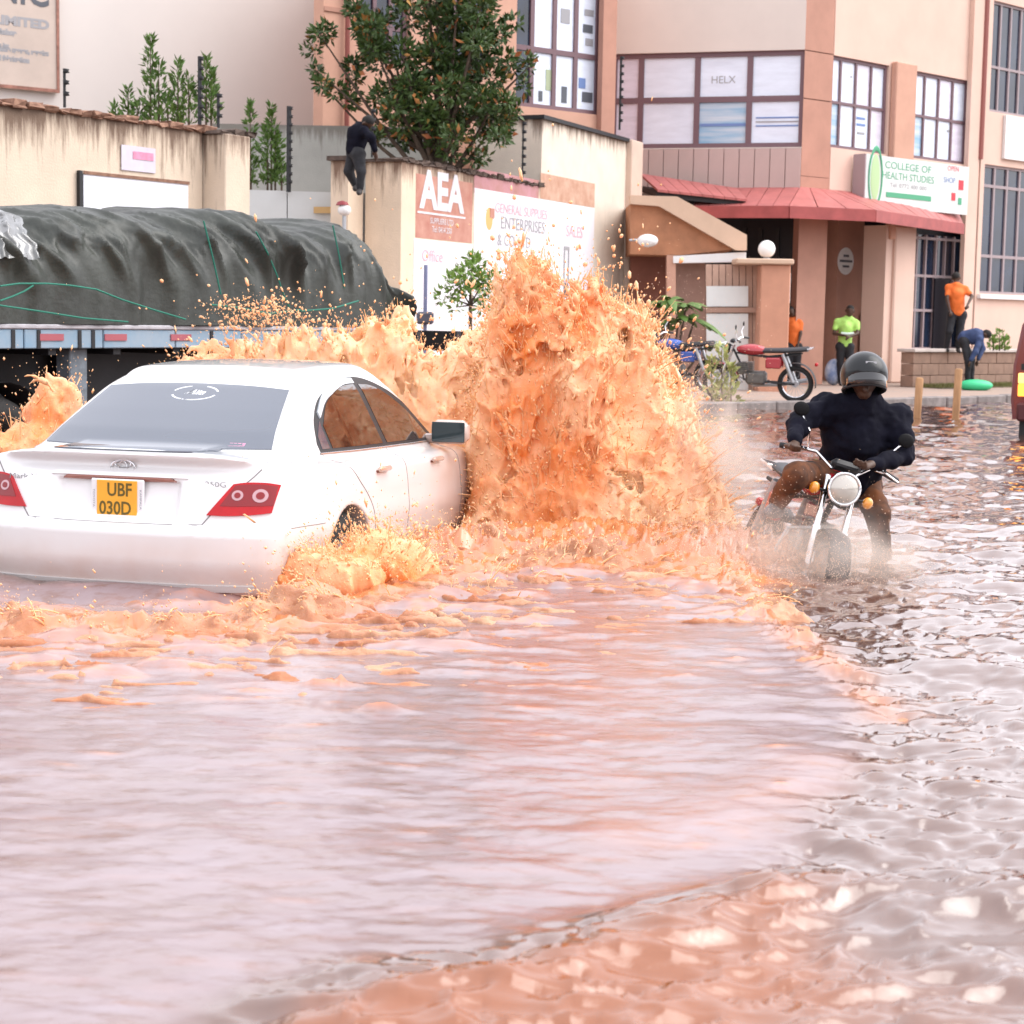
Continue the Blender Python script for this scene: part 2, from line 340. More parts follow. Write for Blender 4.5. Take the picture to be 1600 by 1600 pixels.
# leave out quads hidden under the far pavement
cy = Y[:-1, :-1].ravel(); cx = X[:-1, :-1].ravel()
dk = (cx-K0.x)*KN.x+(cy-K0.y)*KN.y; F = F[(dk > -1.5) | (cy < 20)]
me = npmesh('flood_water', V, F, True, {'mud': mud.ravel(), 'foam': foam.ravel(), 'silt': silt.ravel()})
wm = bpy.data.materials.new('muddy_flood_water'); wm.use_nodes = True; n = wm.node_tree; L = n.links; b = n.nodes['Principled BSDF']
def attr(nn, name): a = nn.nodes.new('ShaderNodeAttribute'); a.attribute_name = name; return a.outputs['Fac']
def mixc(nn, f, a, c):
    m_ = nn.nodes.new('ShaderNodeMix'); m_.data_type = 'RGBA'
    for s_, v_ in ((0, f), (6, a), (7, c)):
        if isinstance(v_, (tuple, float, int)): m_.inputs[s_].default_value = v_ if not isinstance(v_, tuple) else (*v_, 1)
        else: nn.links.new(v_, m_.inputs[s_])
    return m_.outputs[2]
am, af = attr(n, 'mud'), attr(n, 'foam')
tc = n.nodes.new('ShaderNodeTexCoord'); mp = n.nodes.new('ShaderNodeMapping'); mp.inputs['Scale'].default_value = (1, 2.2, 1); L.new(tc.outputs['Object'], mp.inputs[0])
tn = n.nodes.new('ShaderNodeTexNoise'); tn.inputs['Scale'].default_value = 7; tn.inputs['Detail'].default_value = 7; tn.inputs['Roughness'].default_value = .65; L.new(mp.outputs[0], tn.inputs[0])
c1 = mixc(n, am, (.125, .060, .042), (.56, .19, .060))
mr = n.nodes.new('ShaderNodeMapRange'); mr.inputs[1].default_value = .25; mr.inputs[2].default_value = .5; L.new(tn.outputs[0], mr.inputs[0])
c1 = mixc(n, attr(n, 'silt'), c1, (.24, .070, .018)); fm = n.nodes.new('ShaderNodeMath'); fm.operation = 'MULTIPLY'; L.new(af, fm.inputs[0]); L.new(mr.outputs[0], fm.inputs[1])
c2 = mixc(n, fm.outputs[0], c1, (.29, .235, .262)); L.new(c2, b.inputs['Base Color'])
rr = n.nodes.new('ShaderNodeMapRange'); rr.inputs[3].default_value = .05; rr.inputs[4].default_value = .27; L.new(af, rr.inputs[0]); L.new(rr.outputs[0], b.inputs['Roughness']); L.new(rr.outputs[0], b.inputs['Coat Roughness'])
b.inputs['IOR'].default_value = 1.6; b.inputs['Coat Weight'].default_value = 1.0; b.inputs['Coat IOR'].default_value = 1.6;  b.inputs['Specular IOR Level'].default_value = .8
bp = n.nodes.new('ShaderNodeBump'); bp.inputs['Strength'].default_value = .35; bp.inputs['Distance'].default_value = .008; L.new(tn.outputs[0], bp.inputs['Height']); L.new(bp.outputs[0], b.inputs['Normal'])
cw = n.nodes.new('ShaderNodeMath'); cw.operation = 'MULTIPLY_ADD'; cw.inputs[1].default_value = -1.0; cw.inputs[2].default_value = .7; L.new(af, cw.inputs[0])
cw2 = n.nodes.new('ShaderNodeMath'); cw2.operation = 'MULTIPLY_ADD'; cw2.inputs[1].default_value = -1.3; cw2.use_clamp = True; L.new(am, cw2.inputs[0]); L.new(cw.outputs[0], cw2.inputs[2]); cw3 = n.nodes.new('ShaderNodeMath'); cw3.operation = 'MULTIPLY_ADD'; cw3.inputs[1].default_value = -.65; cw3.use_clamp = True; L.new(attr(n, 'silt'), cw3.inputs[0]); L.new(cw2.outputs[0], cw3.inputs[2]); L.new(cw3.outputs[0], b.inputs['Coat Weight'])
link('water', me, wm)['kind'] = 'structure'

# ================================================================== BUILDINGS
cream = pbr('cream_render', (.70, .62, .56), .85, noise=.05, nscale=.7)
peach_l = pbr('pale_peach_render', (.70, .50, .41), .85, noise=.07, nscale=.9)
peach = pbr('peach_render', (.58, .33, .24), .8, noise=.10, nscale=1.3)
terra = pbr('terracotta_paint', (.46, .24, .175), .75, noise=.12, nscale=1.5)
brown_w = pbr('brown_wall', (.25, .10, .07), .8, noise=.15, nscale=2)
frame_m = pbr('mauve_window_frame', (.17, .10, .115), .5)
frame_g = pbr('grey_window_frame', (.34, .27, .28), .5)
glass_d = pbr('dark_glass', (.018, .028, .055), .06, spec=.8, noise=.5, nscale=1.2)
glass_w = pbr('white_film_glass', (.76, .83, .95), .22, noise=.10, nscale=1.3, stretch=(1, 1, 4))
glass_p = pbr('pinkish_film_glass', (.74, .71, .82), .22, noise=.12, nscale=1.6, stretch=(1, 1, 5))
glass_b = pbr('blue_print_film', (.62, .68, .74), .25, nscale=1.1, col2=(.20, .42, .62), stretch=(.4, .4, 5))
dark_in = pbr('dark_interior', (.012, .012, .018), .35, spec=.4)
canopy_m = pbr('red_canopy_sheet', (.42, .13, .12), .5, noise=.18, nscale=3)
canopy_f = pbr('red_canopy_fascia', (.36, .075, .07), .5, noise=.2, nscale=3)
white_p = pbr('white_paint', (.78, .77, .76), .5, noise=.06, nscale=3)
pipe_m = pbr('oxide_red_pipe', (.25, .07, .055), .5)
steel = pbr('galvanised_steel', (.42, .43, .45), .4, metal=.7)
black_m = pbr('black_plastic', (.015, .015, .017), .5)
print_dk = pbr('dark_print', (.10, .11, .13), .6)
print_bl = pbr('blue_print', (.16, .25, .50), .6)
print_rd = pbr('red_print', (.65, .05, .07), .6)
print_gn = pbr('green_print', (.08, .36, .20), .6)
print_gy = pbr('grey_print', (.34, .34, .36), .6)

def wall_open(mb, u0, u1, z0, z1, ops, y0, y1):
    us = sorted({u0, u1, *[v for o in ops for v in o[:2] if u0 < v < u1]}); zs = sorted({z0, z1, *[v for o in ops for v in o[2:4] if z0 < v < z1]})
    for a, c in zip(us[:-1], us[1:]):
        run = None
        for d, e in zip(zs[:-1], zs[1:]):
            hit = any(o[0]-1e-6 <= a and c <= o[1]+1e-6 and o[2]-1e-6 <= d and e <= o[3]+1e-6 for o in ops)
            if hit:
                if run: mb.box(a, c, y0, y1, *run)
                run = None
            else: run = (run[0], e) if run else (d, e)
        if run: mb.box(a, c, y0, y1, *run)
def window(par, u0, u1, z0, z1, cols, rows, fm, pane, y=.06, fw=.07, mw=.05, pick=None):
    """cols/rows: inner dividing positions"""
    m = MB(); d0, d1 = y, y+.09
    m.box(u0, u1, d0, d1, z0, z0+fw).box(u0, u1, d0, d1, z1-fw, z1).box(u0, u0+fw, d0, d1, z0+fw, z1-fw).box(u1-fw, u1, d0, d1, z0+fw, z1-fw)
    ce = [u0+fw-mw/2]+list(cols)+[u1-fw+mw/2]; re_ = [z0+fw-mw/2]+list(rows)+[z1-fw+mw/2]
    for c in cols: m.box(c-mw/2, c+mw/2, d0+.004, d1-.004, z0+fw, z1-fw)
    for r_ in rows:
        for a, c in zip(ce[:-1], ce[1:]): m.box(a+mw/2, c-mw/2, d0+.006, d1-.006, r_-mw/2, r_+mw/2)
    wdw = m.build('window', fm, par)
    for i, (a, c) in enumerate(zip(ce[:-1], ce[1:])):
        for j, (d, e) in enumerate(zip(re_[:-1], re_[1:])):
            pm = pick(i, j) if pick else pane
            MB().box(a+mw/2, c-mw/2, d0+.045, d0+.052, d+mw/2, e-mw/2).build('pane', pm, wdw)
    return wdw
def span(P, x0, x1, y, w=0): return P.uz(x0, y, w)[0], P.uz(x1, y, w)[0]

# ---- facades as planes
PA = plane_px((960, 85), 40.8, (1255, 78)); PB = plane_px((1300, 86), 40.2, (1515, 127)); PD = plane_px((809, 67), 36.5, (940, 86)); PE = plane_px((0, 136), 34.6, (90, 144.5))
# --- white warehouse far left
r_ = PE.root('warehouse'); tag(r_, 'blank pale plastered warehouse wall rising behind the boundary wall', 'building')
u0, u1 = span(PE, -700, 503, 100)
m = MB().box(u0, u1, 0, 8, 0, 9.2); m.build('wall', pbr('pale_warehouse_render', (.68, .64, .61), .85, noise=.035, nscale=.5), r_)
# hanging sign board
bu0, bu1 = span(PE, -260, 92, 70, .12); bz0 = PE.uz(88, 145, .12)[1]; bz1 = bz0+4.6
sb = PE.root('sign_board'); tag(sb, 'tall beige company sign board with faded grey lettering hanging on the warehouse wall', 'sign')
sgm = pbr('beige_board', (.56, .47, .41), .7, noise=.10, nscale=1.4)
MB().box(bu0, bu1, -.12, -.04, bz0, bz1).build('panel', sgm, sb)
fr_ = MB().box(bu0, bu1, -.15, -.125, bz0, bz0+.06).box(bu1-.05, bu1, -.15, -.125, bz0+.062, bz1); fr_.build('frame', pbr('rusty_edge', (.35, .17, .13), .8, noise=.4, nscale=9), sb)
def bt(txt, px, py, size, mt, sx=1.0):
    u, z = PE.uz(px, py, .13); return text(txt, size, mt, sb, (u, -.124, z), 'lettering', 'RIGHT', sx, bold=.012)
bt('ORANIC', 78, -8, .74, print_dk, .85); bt('(U) LIMITED', 77, 40, .22, print_gy, 1.35)
bt('General Workshop', 26, 52, .13, print_gy); bt('Dealers in:', 14, 72, .12, print_gy); bt('Motor Vehicle spares, repairs', 76, 84, .12, print_gy); bt('and fabrication', 46, 95, .12, print_gy)
# --- peach office block behind the tree
r_ = PD.root('office_block'); tag(r_, 'peach office block with blue glazed windows standing behind the big tree', 'building')
u0, u1 = span(PD, 505, 962, 100); zt = 9.0
wins = []
a, c = span(PD, 806, 941, 120); zb = PD.uz(835, 168)[1]; wins.append((a, c, zb, zb+3.9))
a2, c2 = span(PD, 565, 640, 100); wins.append((a2, c2, zb+.5, zb+3.9)); a3, c3 = span(PD, 690, 765, 100); wins.append((a3, c3, zb+.5, zb+3.9))
m = MB(); wall_open(m, u0, u1, 0, zt, wins, 0, .3)
bx_, by_ = PD.d.y*7, PD.d.x*7; m.poly([(u0+.3, .31, 0), (u1, .31, 0), (u1+bx_, by_+.31, 0), (u0+bx_+.5, by_+.31, 0)], (0, 0, zt)); m.build('wall', peach, r_)
cs = [PD.uz(x, 120)[0] for x in (836.5, 871.5, 905)]; zr = PD.uz(850, 77)[1]
window(r_, *wins[0], cs, [zr, zr+1.35], frame_m, glass_w, y=.1, fw=.09, mw=.10, pick=lambda i, j: glass_d if i == 0 else glass_w)
for wv in wins[1:]: window(r_, *wv, [(wv[0]*2+wv[1])/3, (wv[0]+wv[1]*2)/3], [zr], frame_m, glass_d, y=.1, fw=.08, mw=.08)
a, c = span(PD, 940, 961, 120, .12); MB().box(a, c, -.14, -.002, 0, zt).build('pilaster', terra, r_)
a, c = span(PD, 543, 548, 120, .1); MB().tube([(a, -.09, 0), (a, -.09, zt)], .045, 8).build('downpipe', pipe_m, r_)
zl = PD.uz(520, 15)[1]; MB().box(u0, u0+1.2, -.03, -.002, zl-.04, zl+.04).build('string_course', terra, r_)
# goods posters in the office windows
for (px, py, hw, hh, mt) in ((882, 148, .07, .16, print_dk), (910, 130, .09, .10, print_bl), (918, 152, .14, .10, print_dk), (884, 25, .12, .14, print_gy), (921, 20, .12, .06, print_gy), (919, 45, .13, .08, print_dk), (921, 66, .10, .07, print_gy), (845, 150, .05, .10, print_dk), (858, 125, .08, .2, pbr('pale_leaf_print', (.40, .46, .30), .7))):
    u, z = PD.uz(px, py, -.13); MB().box(u-hw, u+hw, .134, .143, z-hh, z+hh).build('poster', mt, r_)
# --- corner building: front (PA), chamfer column, side (PB)
r_ = PA.root('corner_building'); tag(r_, 'cream and terracotta corner building with wide film covered windows above a red canopy', 'building')
inv = (Matrix.Translation((PA.O.x, PA.O.y, 0)) @ Matrix.Rotation(math.atan2(PA.d.y, PA.d.x), 4, 'Z')).inverted()
u0, u1 = span(PA, 925, 1257, 100); a, c = span(PA, 955, 1256, 150); z0_, z1_ = PA.uz(1100, 231)[1], PA.uz(1100, 81)[1]
gz = PA.uz(1200, 292)[1]
m = MB(); wall_open(m, u0, u1, z0_-.02, 9.4, [(a, c, z0_, z1_)], 0, .3); m.build('wall', cream, r_)
cs = [PA.uz(x, 150)[0] for x in (1000, 1088, 1170)]; zm = PA.uz(1100, 155)[1]
window(r_, a, c, z0_, z1_, cs, [zm], frame_m, glass_w, y=.07, fw=.10, mw=.12, pick=lambda i, j: glass_b if (i, j) == (2, 0) else (glass_p if i == 0 else glass_w))
# faint print on two of the window films
u, z = PA.uz(1130, 125, -.1); text('HELX', .22, print_gy, r_, (u, .11, z), 'lettering')
u, z = PA.uz(1214, 190, -.1)
for k in range(3): MB().box(u-.45, u+.45, .105, .113, z-.10+k*.085, z-.07+k*.085).build('printed_line', print_bl if k != 1 else print_gy, r_)
u, z = PA.uz(1130, 195, -.1); MB().box(u-.5, u+.5, .105, .113, z-.03, z+.03).build('printed_line', print_bl, r_)
# cladding panels under the front windows
zc0 = PA.uz(1100, 298)[1]; n_ = 14; pw = (u1-u0)/n_
clad = pbr('pinkish_cladding', (.52, .40, .37), .7, noise=.06, nscale=2)
cm = MB().box(.008, pw-.008, -.05, .2, zc0, z0_-.03).mesh('cladding_panel'); cm.materials.append(clad)
for k in range(n_): link('cladding_panel', cm, None, r_).location = (u0+k*pw, 0, 0)
MB().box(u0, u1, .02, .3, zc0, z0_-.03).build('backing_wall', terra, r_)
# chamfer column between the two facades
pa = PA.O+PA.d*PA.uz(1257, 100)[0]; pb = PB.O+PB.d*PB.uz(1302, 100)[0]
def loc3(p, z=0): return inv @ Vector((p[0], p[1], z))
q = [loc3(pa), loc3(pb), loc3(pb-PB.n*.9), loc3(pa-PA.n*.9)]
m = MB()
for (za, zb_) in ((-.0, zc0-.55), (zc0-.54, z0_-.6), (z0_-.59, zm-.02), (zm+.0, z1_-.02), (z1_+.0, 9.45)):
    m.poly([(p.x, p.y, za+.0) for p in q], (0, 0, zb_-za))
m.build('corner_column', terra, r_)
# side facade
sp_ = PB.root('side'); sp_.parent = r_; sp_.matrix_parent_inverse = Matrix.Identity(4); sp_.matrix_local = inv @ (Matrix.Translation((PB.O.x, PB.O.y, 0)) @ Matrix.Rotation(math.atan2(PB.d.y, PB.d.x), 4, 'Z'))
sp_.name = 'side_facade'
u0, u1 = span(PB, 1301, 1531, 150)
wa = (*span(PB, 1301, 1388, 150), PB.uz(1345, 236)[1], PB.uz(1345, 94)[1]); wb = (*span(PB, 1430, 1514, 180), PB.uz(1470, 258)[1], PB.uz(1470, 118)[1])
wb = (wb[0], wb[1], wa[2], wa[3])
m = MB(); wall_open(m, u0, u1, zc0, 9.4, [wa, wb], 0, .3); m.build('wall', peach_l, sp_)
for wv, xs, pk in ((wa, (1317, 1341, 1365), 0), (wb, (1449, 1471, 1493), 1)):
    cs = [PB.uz(x, 150)[0] for x in xs]
    window(sp_, *wv, cs, [wv[2]+(wv[3]-wv[2])*.5], frame_m, glass_w, y=.06, fw=.07, mw=.06, pick=lambda i, j: glass_b if (i == 0 and j == 0) else (glass_p if (i+j) % 3 == 0 else glass_w))
for (px, py, hw) in ((1345, 185, .16), (1345, 195, .16), (1345, 208, .14), (1330, 120, .02), (1500, 190, .12), (1483, 205, .10)):
    u, z = PB.uz(px, py, -.1); MB().box(u-hw, u+hw, .095, .103, z-.025, z+.025).build('printed_line', print_gy if hw < .15 else print_bl, sp_)
a, c = span(PB, 1396, 1428, 200, .12); MB().box(a, c, -.16, -.002, 3.3, PB.uz(1410, 100)[1], .02).build('pilaster', peach, sp_)
a, c = span(PB, 1514, 1531, 200, .1); MB().box(a, c, -.12, -.002, .1, 9.4).build('pilaster', peach_l, sp_)
u, _ = PB.uz(1537, 100, .1); MB().tube([(u, -.08, PB.uz(1532, 250)[1]), (u, -.08, 9.4)], .10, 10).build('downpipe', pipe_m, sp_)
# ground floor: piers, recess, doorway
a, c = span(PB, 1381, 1427, 480, .1); m = MB().box(a, a+(c-a)*.22, -.10, .5, .1, 3.6).box(a+(c-a)*.22, a+(c-a)*.78, -.18, .5, .1, 3.6, .03).box(a+(c-a)*.78, c, -.10, .5, .1, 3.6); m.build('pier', peach_l, sp_, label='three stepped pale peach pier')
a, c = span(PB, 1306, 1346, 480, -1.3); MB().box(a, c, 1.3, 1.75, .1, 4).build('pier', terra, sp_, label='set back pier with round sign')
u_, z_ = PB.uz(1323, 408, -1.25); dm = MB().lathe([(.001, 0), (.30, 0), (.31, .02), (.001, .021)], 28, Matrix.Translation((u_, 1.295, z_)) @ Matrix.Rotation(R(90), 4, 'X')); ds = dm.build('round_sign', white_p, sp_)
for k, ww in ((.12, .10), (0, .24), (-.12, .12)): MB().box(u_-ww, u_+ww, 1.262, 1.273, z_+k-.025, z_+k+.025).build('printed_line', print_dk, ds)
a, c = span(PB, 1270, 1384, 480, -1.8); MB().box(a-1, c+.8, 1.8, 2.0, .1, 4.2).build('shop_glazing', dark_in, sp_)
for px in (1292, 1300, 1352, 1362, 1374):
    u, _ = PB.uz(px, 480, -1.78); MB().box(u-.03, u+.03, 1.72, 1.79, .1, 3.6).build('glazing_bar', frame_g if px < 1370 else print_dk, sp_)
u, z = PB.uz(1356, 523, -1.2); pst = MB().box(u-.22, u+.20, 1.18, 1.22, z-.52, z+.52).build('poster_board', white_p, sp_)
for k in (-.27, .22): MB().box(u-.17, u+.12, 1.165, 1.176, z+k-.18, z+k+.18).build('red_panel', print_rd, pst)
# doorway between pier and corner
a, c = span(PB, 1428, 1512, 480, -.2); zt_ = 3.5
m = MB(); m.box(a, c, .45, .5, .8, zt_); m.build('door_glazing', glass_d, sp_)
for px in (1432, 1446, 1462, 1476, 1490, 1506):
    u, _ = PB.uz(px, 400, -.4); MB().box(u-.025, u+.025, .38, .445, .8, zt_).build('glazing_bar', frame_g, sp_)
for z in (.86, 1.75, 2.55, 3.42): MB().box(a, c, .385, .44, z-.03, z+.03).build('glazing_bar', frame_g, sp_)
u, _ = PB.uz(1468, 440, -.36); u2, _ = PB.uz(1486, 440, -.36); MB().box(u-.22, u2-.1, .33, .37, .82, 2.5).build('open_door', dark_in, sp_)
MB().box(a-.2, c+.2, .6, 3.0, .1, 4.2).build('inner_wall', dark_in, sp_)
MB().box(PB.uz(1425, 480)[0], PB.uz(1512, 480)[0], .0, 2.5, .1, .8).build('door_step', peach_l, sp_)
# dark ground floor behind the gate
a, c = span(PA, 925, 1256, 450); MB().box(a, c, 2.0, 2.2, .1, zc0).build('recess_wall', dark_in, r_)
MB().box(a, c, 2.21, 8, .1, 9.3).build('core', cream, r_)
for px in (1160, 1185, 1212, 1235):
    u, _ = PA.uz(px, 450, -1.9); MB().box(u-.04, u+.04, 1.9, 1.99, .1, 3.5).build('shutter_rail', black_m, r_)
Ms = sp_.matrix_basis.copy()
for ch in [x for x in bpy.data.objects if x.parent == sp_]:      # the side belongs to the same building: hang its parts on the building itself
    mb_ = ch.matrix_basis.copy(); ch.parent = r_; ch.matrix_basis = Ms @ mb_
bpy.data.objects.remove(sp_)
# building sign above the canopy
sg = PB.root('shop_sign'); tag(sg, 'long white sign with green oval emblem above the red canopy', 'sign')
a, c = span(PB, 1352, 1513, 290, .35); sz0, sz1 = PB.uz(1512, 336, .35)[1], PB.uz(1352, 240, .35)[1]
MB().box(a, c, -.35, -.27, sz0, sz1).build('panel', pbr('white_sign_face', (.66, .70, .68), .45, noise=.05, nscale=2), sg)
MB().box(a-.05, a-.005, -.36, -.05, sz0, sz1).build('edge_strip', frame_g, sg)
u, z = PB.uz(1368, 277, .36); em = MB(); em.torus(.62, .06, 30, 6, Matrix.Translation((u, -.362, z)) @ Matrix.Rotation(R(90), 4, 'X') @ Matrix.Diagonal((.40, 1, .25, 1))); em.build('emblem_ring', print_gn, sg)
MB().ball((u, -.352, z), .5, 16, 10, (.35, .03, 1)).build('emblem', pbr('pale_green_print', (.42, .60, .32), .6), sg)
for (px, py, tx, sz, mt, sx) in ((1420, 262, 'COLLEGE OF', .22, print_gn, 1.6), (1420, 278, 'HEALTH STUDIES', .22, print_gn, 1.35), (1420, 292, 'Tel: 0772 400 000', .13, print_gy, 1.7), (1490, 264, 'OPEN', .16, print_rd, 1.3), (1484, 282, 'SHOP', .18, print_bl, 1.2)):
    u, z = PB.uz(px, py, .36); text(tx, sz, mt, sg, (u, -.354, z), 'lettering', 'CENTER', sx*.9)
u0_, _ = PB.uz(1385, 300, .36); u1_, _ = PB.uz(1455, 310, .36); z = PB.uz(1440, 309, .36)[1]; MB().box(u0_, u1_, -.36, -.352, z-.06, z+.05).build('green_stripe', print_gn, sg)
for px, py, mt, s_ in ((1502, 290, print_rd, .10), (1490, 308, print_rd, .08), (1500, 315, print_gn, .07)):
    u, z = PB.uz(px, py, .36); MB().box(u-s_, u+s_, -.36, -.352, z-s_, z+s_*1.2).build('printed_mark', mt, sg)
# red canopy round the corner
cn = tag(empty('canopy', (0, 0, 0)), 'long red sheet metal canopy wrapping the corner above the shop front', 'canopy')
w0 = [PA.O+PA.d*PA.uz(1105, 300)[0], pa, pb, PB.O+PB.d*PB.uz(1492, 320)[0]]
dpt = 1.5; o0 = [w0[0]+PA.n*dpt, pa+(PA.n*.95+PB.n*.1).normalized()*dpt, None, w0[3]+PB.n*.25]
nb = (PA.n+PB.n).normalized(); o0[1] = pa+PA.n*dpt; o0[2] = pb+nb*dpt*1.12+PB.d*.5
zw, zo = at(1280, 296, 40.3).z, at(1300, 326, 38.9).z; zf = at(1300, 345, 38.9).z
for i in range(3):
    A0, A1, B0, B1 = w0[i], w0[i+1], o0[i], o0[i+1]; nn = max(3, int((A1-A0).length/.33))
    for k in range(nn):
        f0, f1 = k/nn, (k+1)/nn-.015/nn*3
        p = [A0.lerp(A1, f0), A0.lerp(A1, f1), B0.lerp(B1, f1), B0.lerp(B1, f0)]
        zz = [zw+.003*(k % 2), zw+.003*(k % 2), zo+.003*(k % 2), zo+.003*(k % 2)]
        MB().poly([(a_.x, a_.y, z) for a_, z in zip(p, zz)][::-1], (0, 0, -.04)).build('canopy_sheet', canopy_m, cn)
    zfa = zf; d_ = (B1-B0).normalized(); nm = Vector((d_.y, -d_.x))*.03
    MB().poly([(B0.x+nm.x, B0.y+nm.y, zfa), (B1.x+nm.x, B1.y+nm.y, zfa), (B1.x+nm.x, B1.y+nm.y, zo-.01), (B0.x+nm.x, B0.y+nm.y, zo-.01)], (-nm.x*1.6, -nm.y*1.6, 0)).build('fascia', canopy_f, cn)
# small upper awning by the gate house
aw = tag(empty('awning', (0, 0, 0)), 'small pink-red tilted awning above the gate house roof', 'awning')
p = [at(1000, 271, 39.8), at(1153, 294, 39.8), at(1168, 311, 38.6), at(1028, 296, 38.6)]
for k in range(8):
    f0, f1 = k/8, (k+1)/8-.006
    q = [p[0].lerp(p[1], f0), p[0].lerp(p[1], f1), p[3].lerp(p[2], f1), p[3].lerp(p[2], f0)]
    MB().poly(q[::-1], (0, 0, -.05)).build('awning_sheet', canopy_m, aw)
MB().poly([at(1000, 290, 39.9), at(1150, 315, 39.9), at(1165, 313, 38.7), at(1026, 299, 38.7)][::-1], (0, 0, -.12)).build('awning_underside_shade', black_m, aw)  # black slab puts the shade under the awning into colour
# --- right-hand building
PCc = Plane(PB.O+PB.d*PB.uz(1532, 200)[0]+PB.n*.05, PB.d)
r_ = PCc.root('glazed_building'); tag(r_, 'peach building at the right edge with tall dark blue gridded windows', 'building')
u1 = 9.0; a = PCc.uz(1537, 300)[0]; wA = (a, u1-.2, PCc.uz(1545, 459)[1], PCc.uz(1545, 257)[1]); a2 = PCc.uz(1549, 100)[0]; wB = (a2, u1-.2, PCc.uz(1560, 176)[1], PCc.uz(1560, 2)[1])
m = MB(); wall_open(m, 0, u1, .1, 9.4, [wA, wB], 0, .3); m.build('wall', peach_l, r_)
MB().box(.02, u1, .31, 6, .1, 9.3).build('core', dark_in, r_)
z = [PCc.uz(1545, y)[1] for y in (400, 290)]; du = (PCc.uz(1600, 350)[0]-a)/3.3
window(r_, *wA, [a+du*k for k in range(1, 14) if a+du*k < u1-.5], z, frame_g, glass_d, y=.06, fw=.06, mw=.07)
window(r_, *wB, [a2+du*.8*k for k in range(1, 16) if a2+du*.8*k < u1-.5], [PCc.uz(1560, 105)[1]], frame_g, glass_d, y=.06, fw=.06, mw=.06)
MB().box(PCc.uz(1567, 200)[0], u1, -.08, -.005, PCc.uz(1580, 250)[1], PCc.uz(1580, 182)[1]).build('sign_panel', white_p, r_)
MB().box(a-.1, u1, -.10, -.005, wA[2]-.12, wA[2]-.02).build('sill', white_p, r_)
# low planter wall in front of the door
Y0 = 40.2; LW = Plane(at(1421, 570, 39.2).xy, (K1-K0).normalized())
r_ = LW.root('planter_wall'); tag(r_, 'low brown block wall with white coping below the shop doorway', 'wall')
lz = 0.84; lb = pbr('brown_block', (.30, .19, .14), .85, noise=.2, nscale=4, bump=.3)
x = 0; L_ = LW.uz(1720, 570)[0]
bw = .62; nrow = 3; rh = (lz-PZ)/nrow
bme = MB().box(.006, bw-.006, -.10, .22, .004, rh-.006, .008).mesh('block'); bme.materials.append(lb)
for j in range(nrow):
    x = -(j % 2)*.31
    while x < L_:
        if x < 0: MB().box(.004, bw-.316, -.10, .22, .004, rh-.006, .008).build('block', lb, r_).location = (0, 0, PZ+j*rh)
        else: link('block', bme, None, r_).location = (x, random.uniform(-.006, .006), PZ+j*rh)
        x += bw
MB().box(-.05, L_+.3, -.16, .30, lz, lz+.07, .01).build('coping', pbr('pale_coping', (.55, .48, .44), .8, noise=.15, nscale=5), r_)
# grass strip in front of it
def grass(name, mat, fn, n, h, label, cat='grass'):
    V_, F_ = [], []
    for i in range(n):
        x, y, z = fn(); a = random.uniform(0, 6.28); hh = h*random.uniform(.4, 1.2); ww = .008+.006*random.random(); lx, ly = random.uniform(-.5, .5)*hh, random.uniform(-.5, .5)*hh
        b_ = len(V_); V_ += [(x-ww*math.cos(a), y-ww*math.sin(a), z), (x+ww*math.cos(a), y+ww*math.sin(a), z), (x+lx, y+ly, z+hh)]; F_.append((b_, b_+1, b_+2))
    return tag(link(name, npmesh(name, V_, F_, False), mat), label, cat, kind='stuff')
grass_m = pbr('grass', (.10, .13, .03), .8, noise=.5, nscale=6, col2=(.20, .16, .06))
def gf():
    u = random.uniform(0, L_); v = random.uniform(.15, .8); p = LW.O+LW.d*u+LW.n*v; return p.x, p.y, PZ
grass('grass', grass_m, gf, 7000, .10, 'thin strip of short grass along the foot of the planter wall')
p0 = LW.O; vg = MB(); q = [LW.O+LW.n*.15, LW.O+LW.n*.85, LW.O+LW.n*.85+LW.d*L_, LW.O+LW.n*.15+LW.d*L_]
vg.poly([(p.x, p.y, PZ+.004) for p in q], (0, 0, .02)); vg.build('verge', pbr('verge_soil', (.12, .11, .05), .95, noise=.4, nscale=6), kind='structure')

# ---- gate house left of the corner building
def pxprism(mb, pts, Y, depth):
    mb.poly([at(x, y, Y) for x, y in pts], (0, depth, 0)); return mb
gh = tag(empty('gate_house', (0, 0, 0)), 'gate house with brown pitched roof edged in cream beside the painted wall', 'building')
tile = pbr('brown_roof', (.42, .19, .10), .8, noise=.2, nscale=3, bump=.3, bscale=12)
cr_m = pbr('cream_trim', (.62, .44, .32), .8, noise=.08, nscale=2)
pxprism(MB(), [(985, 318), (1030, 321), (1152, 389), (1060, 399), (985, 397)], 36.2, 2.2).build('roof', tile, gh)
pxprism(MB(), [(985, 305), (1058, 307), (1167, 367), (1167, 391), (1150, 391), (1030, 322), (985, 318.5)], 36.05, .45).build('roof_verge', cr_m, gh)
pxprism(MB(), [(1052, 400), (1160, 394), (1166, 394), (1166, 409), (1052, 411)], 36.15, .4).build('beam', white_p, gh)
pxprism(MB(), [(1042, 398), (1056, 398), (1056, 660), (1042, 660)], 36.2, .25).build('column', peach, gh)
pxprism(MB(), [(985, 399), (1041, 399), (1041, 660), (985, 660)], 37.4, .3).build('wall', brown_w, gh)
pxprism(MB(), [(1057, 411), (1102, 411), (1102, 660), (1057, 660)], 36.9, .3).build('wall', pbr('mauve_beige', (.42, .27, .22), .8, noise=.08), gh)
gt = tag(empty('gate', (0, 0, 0)), 'board gate with white metal panels between gate house and lamp pillar', 'gate')
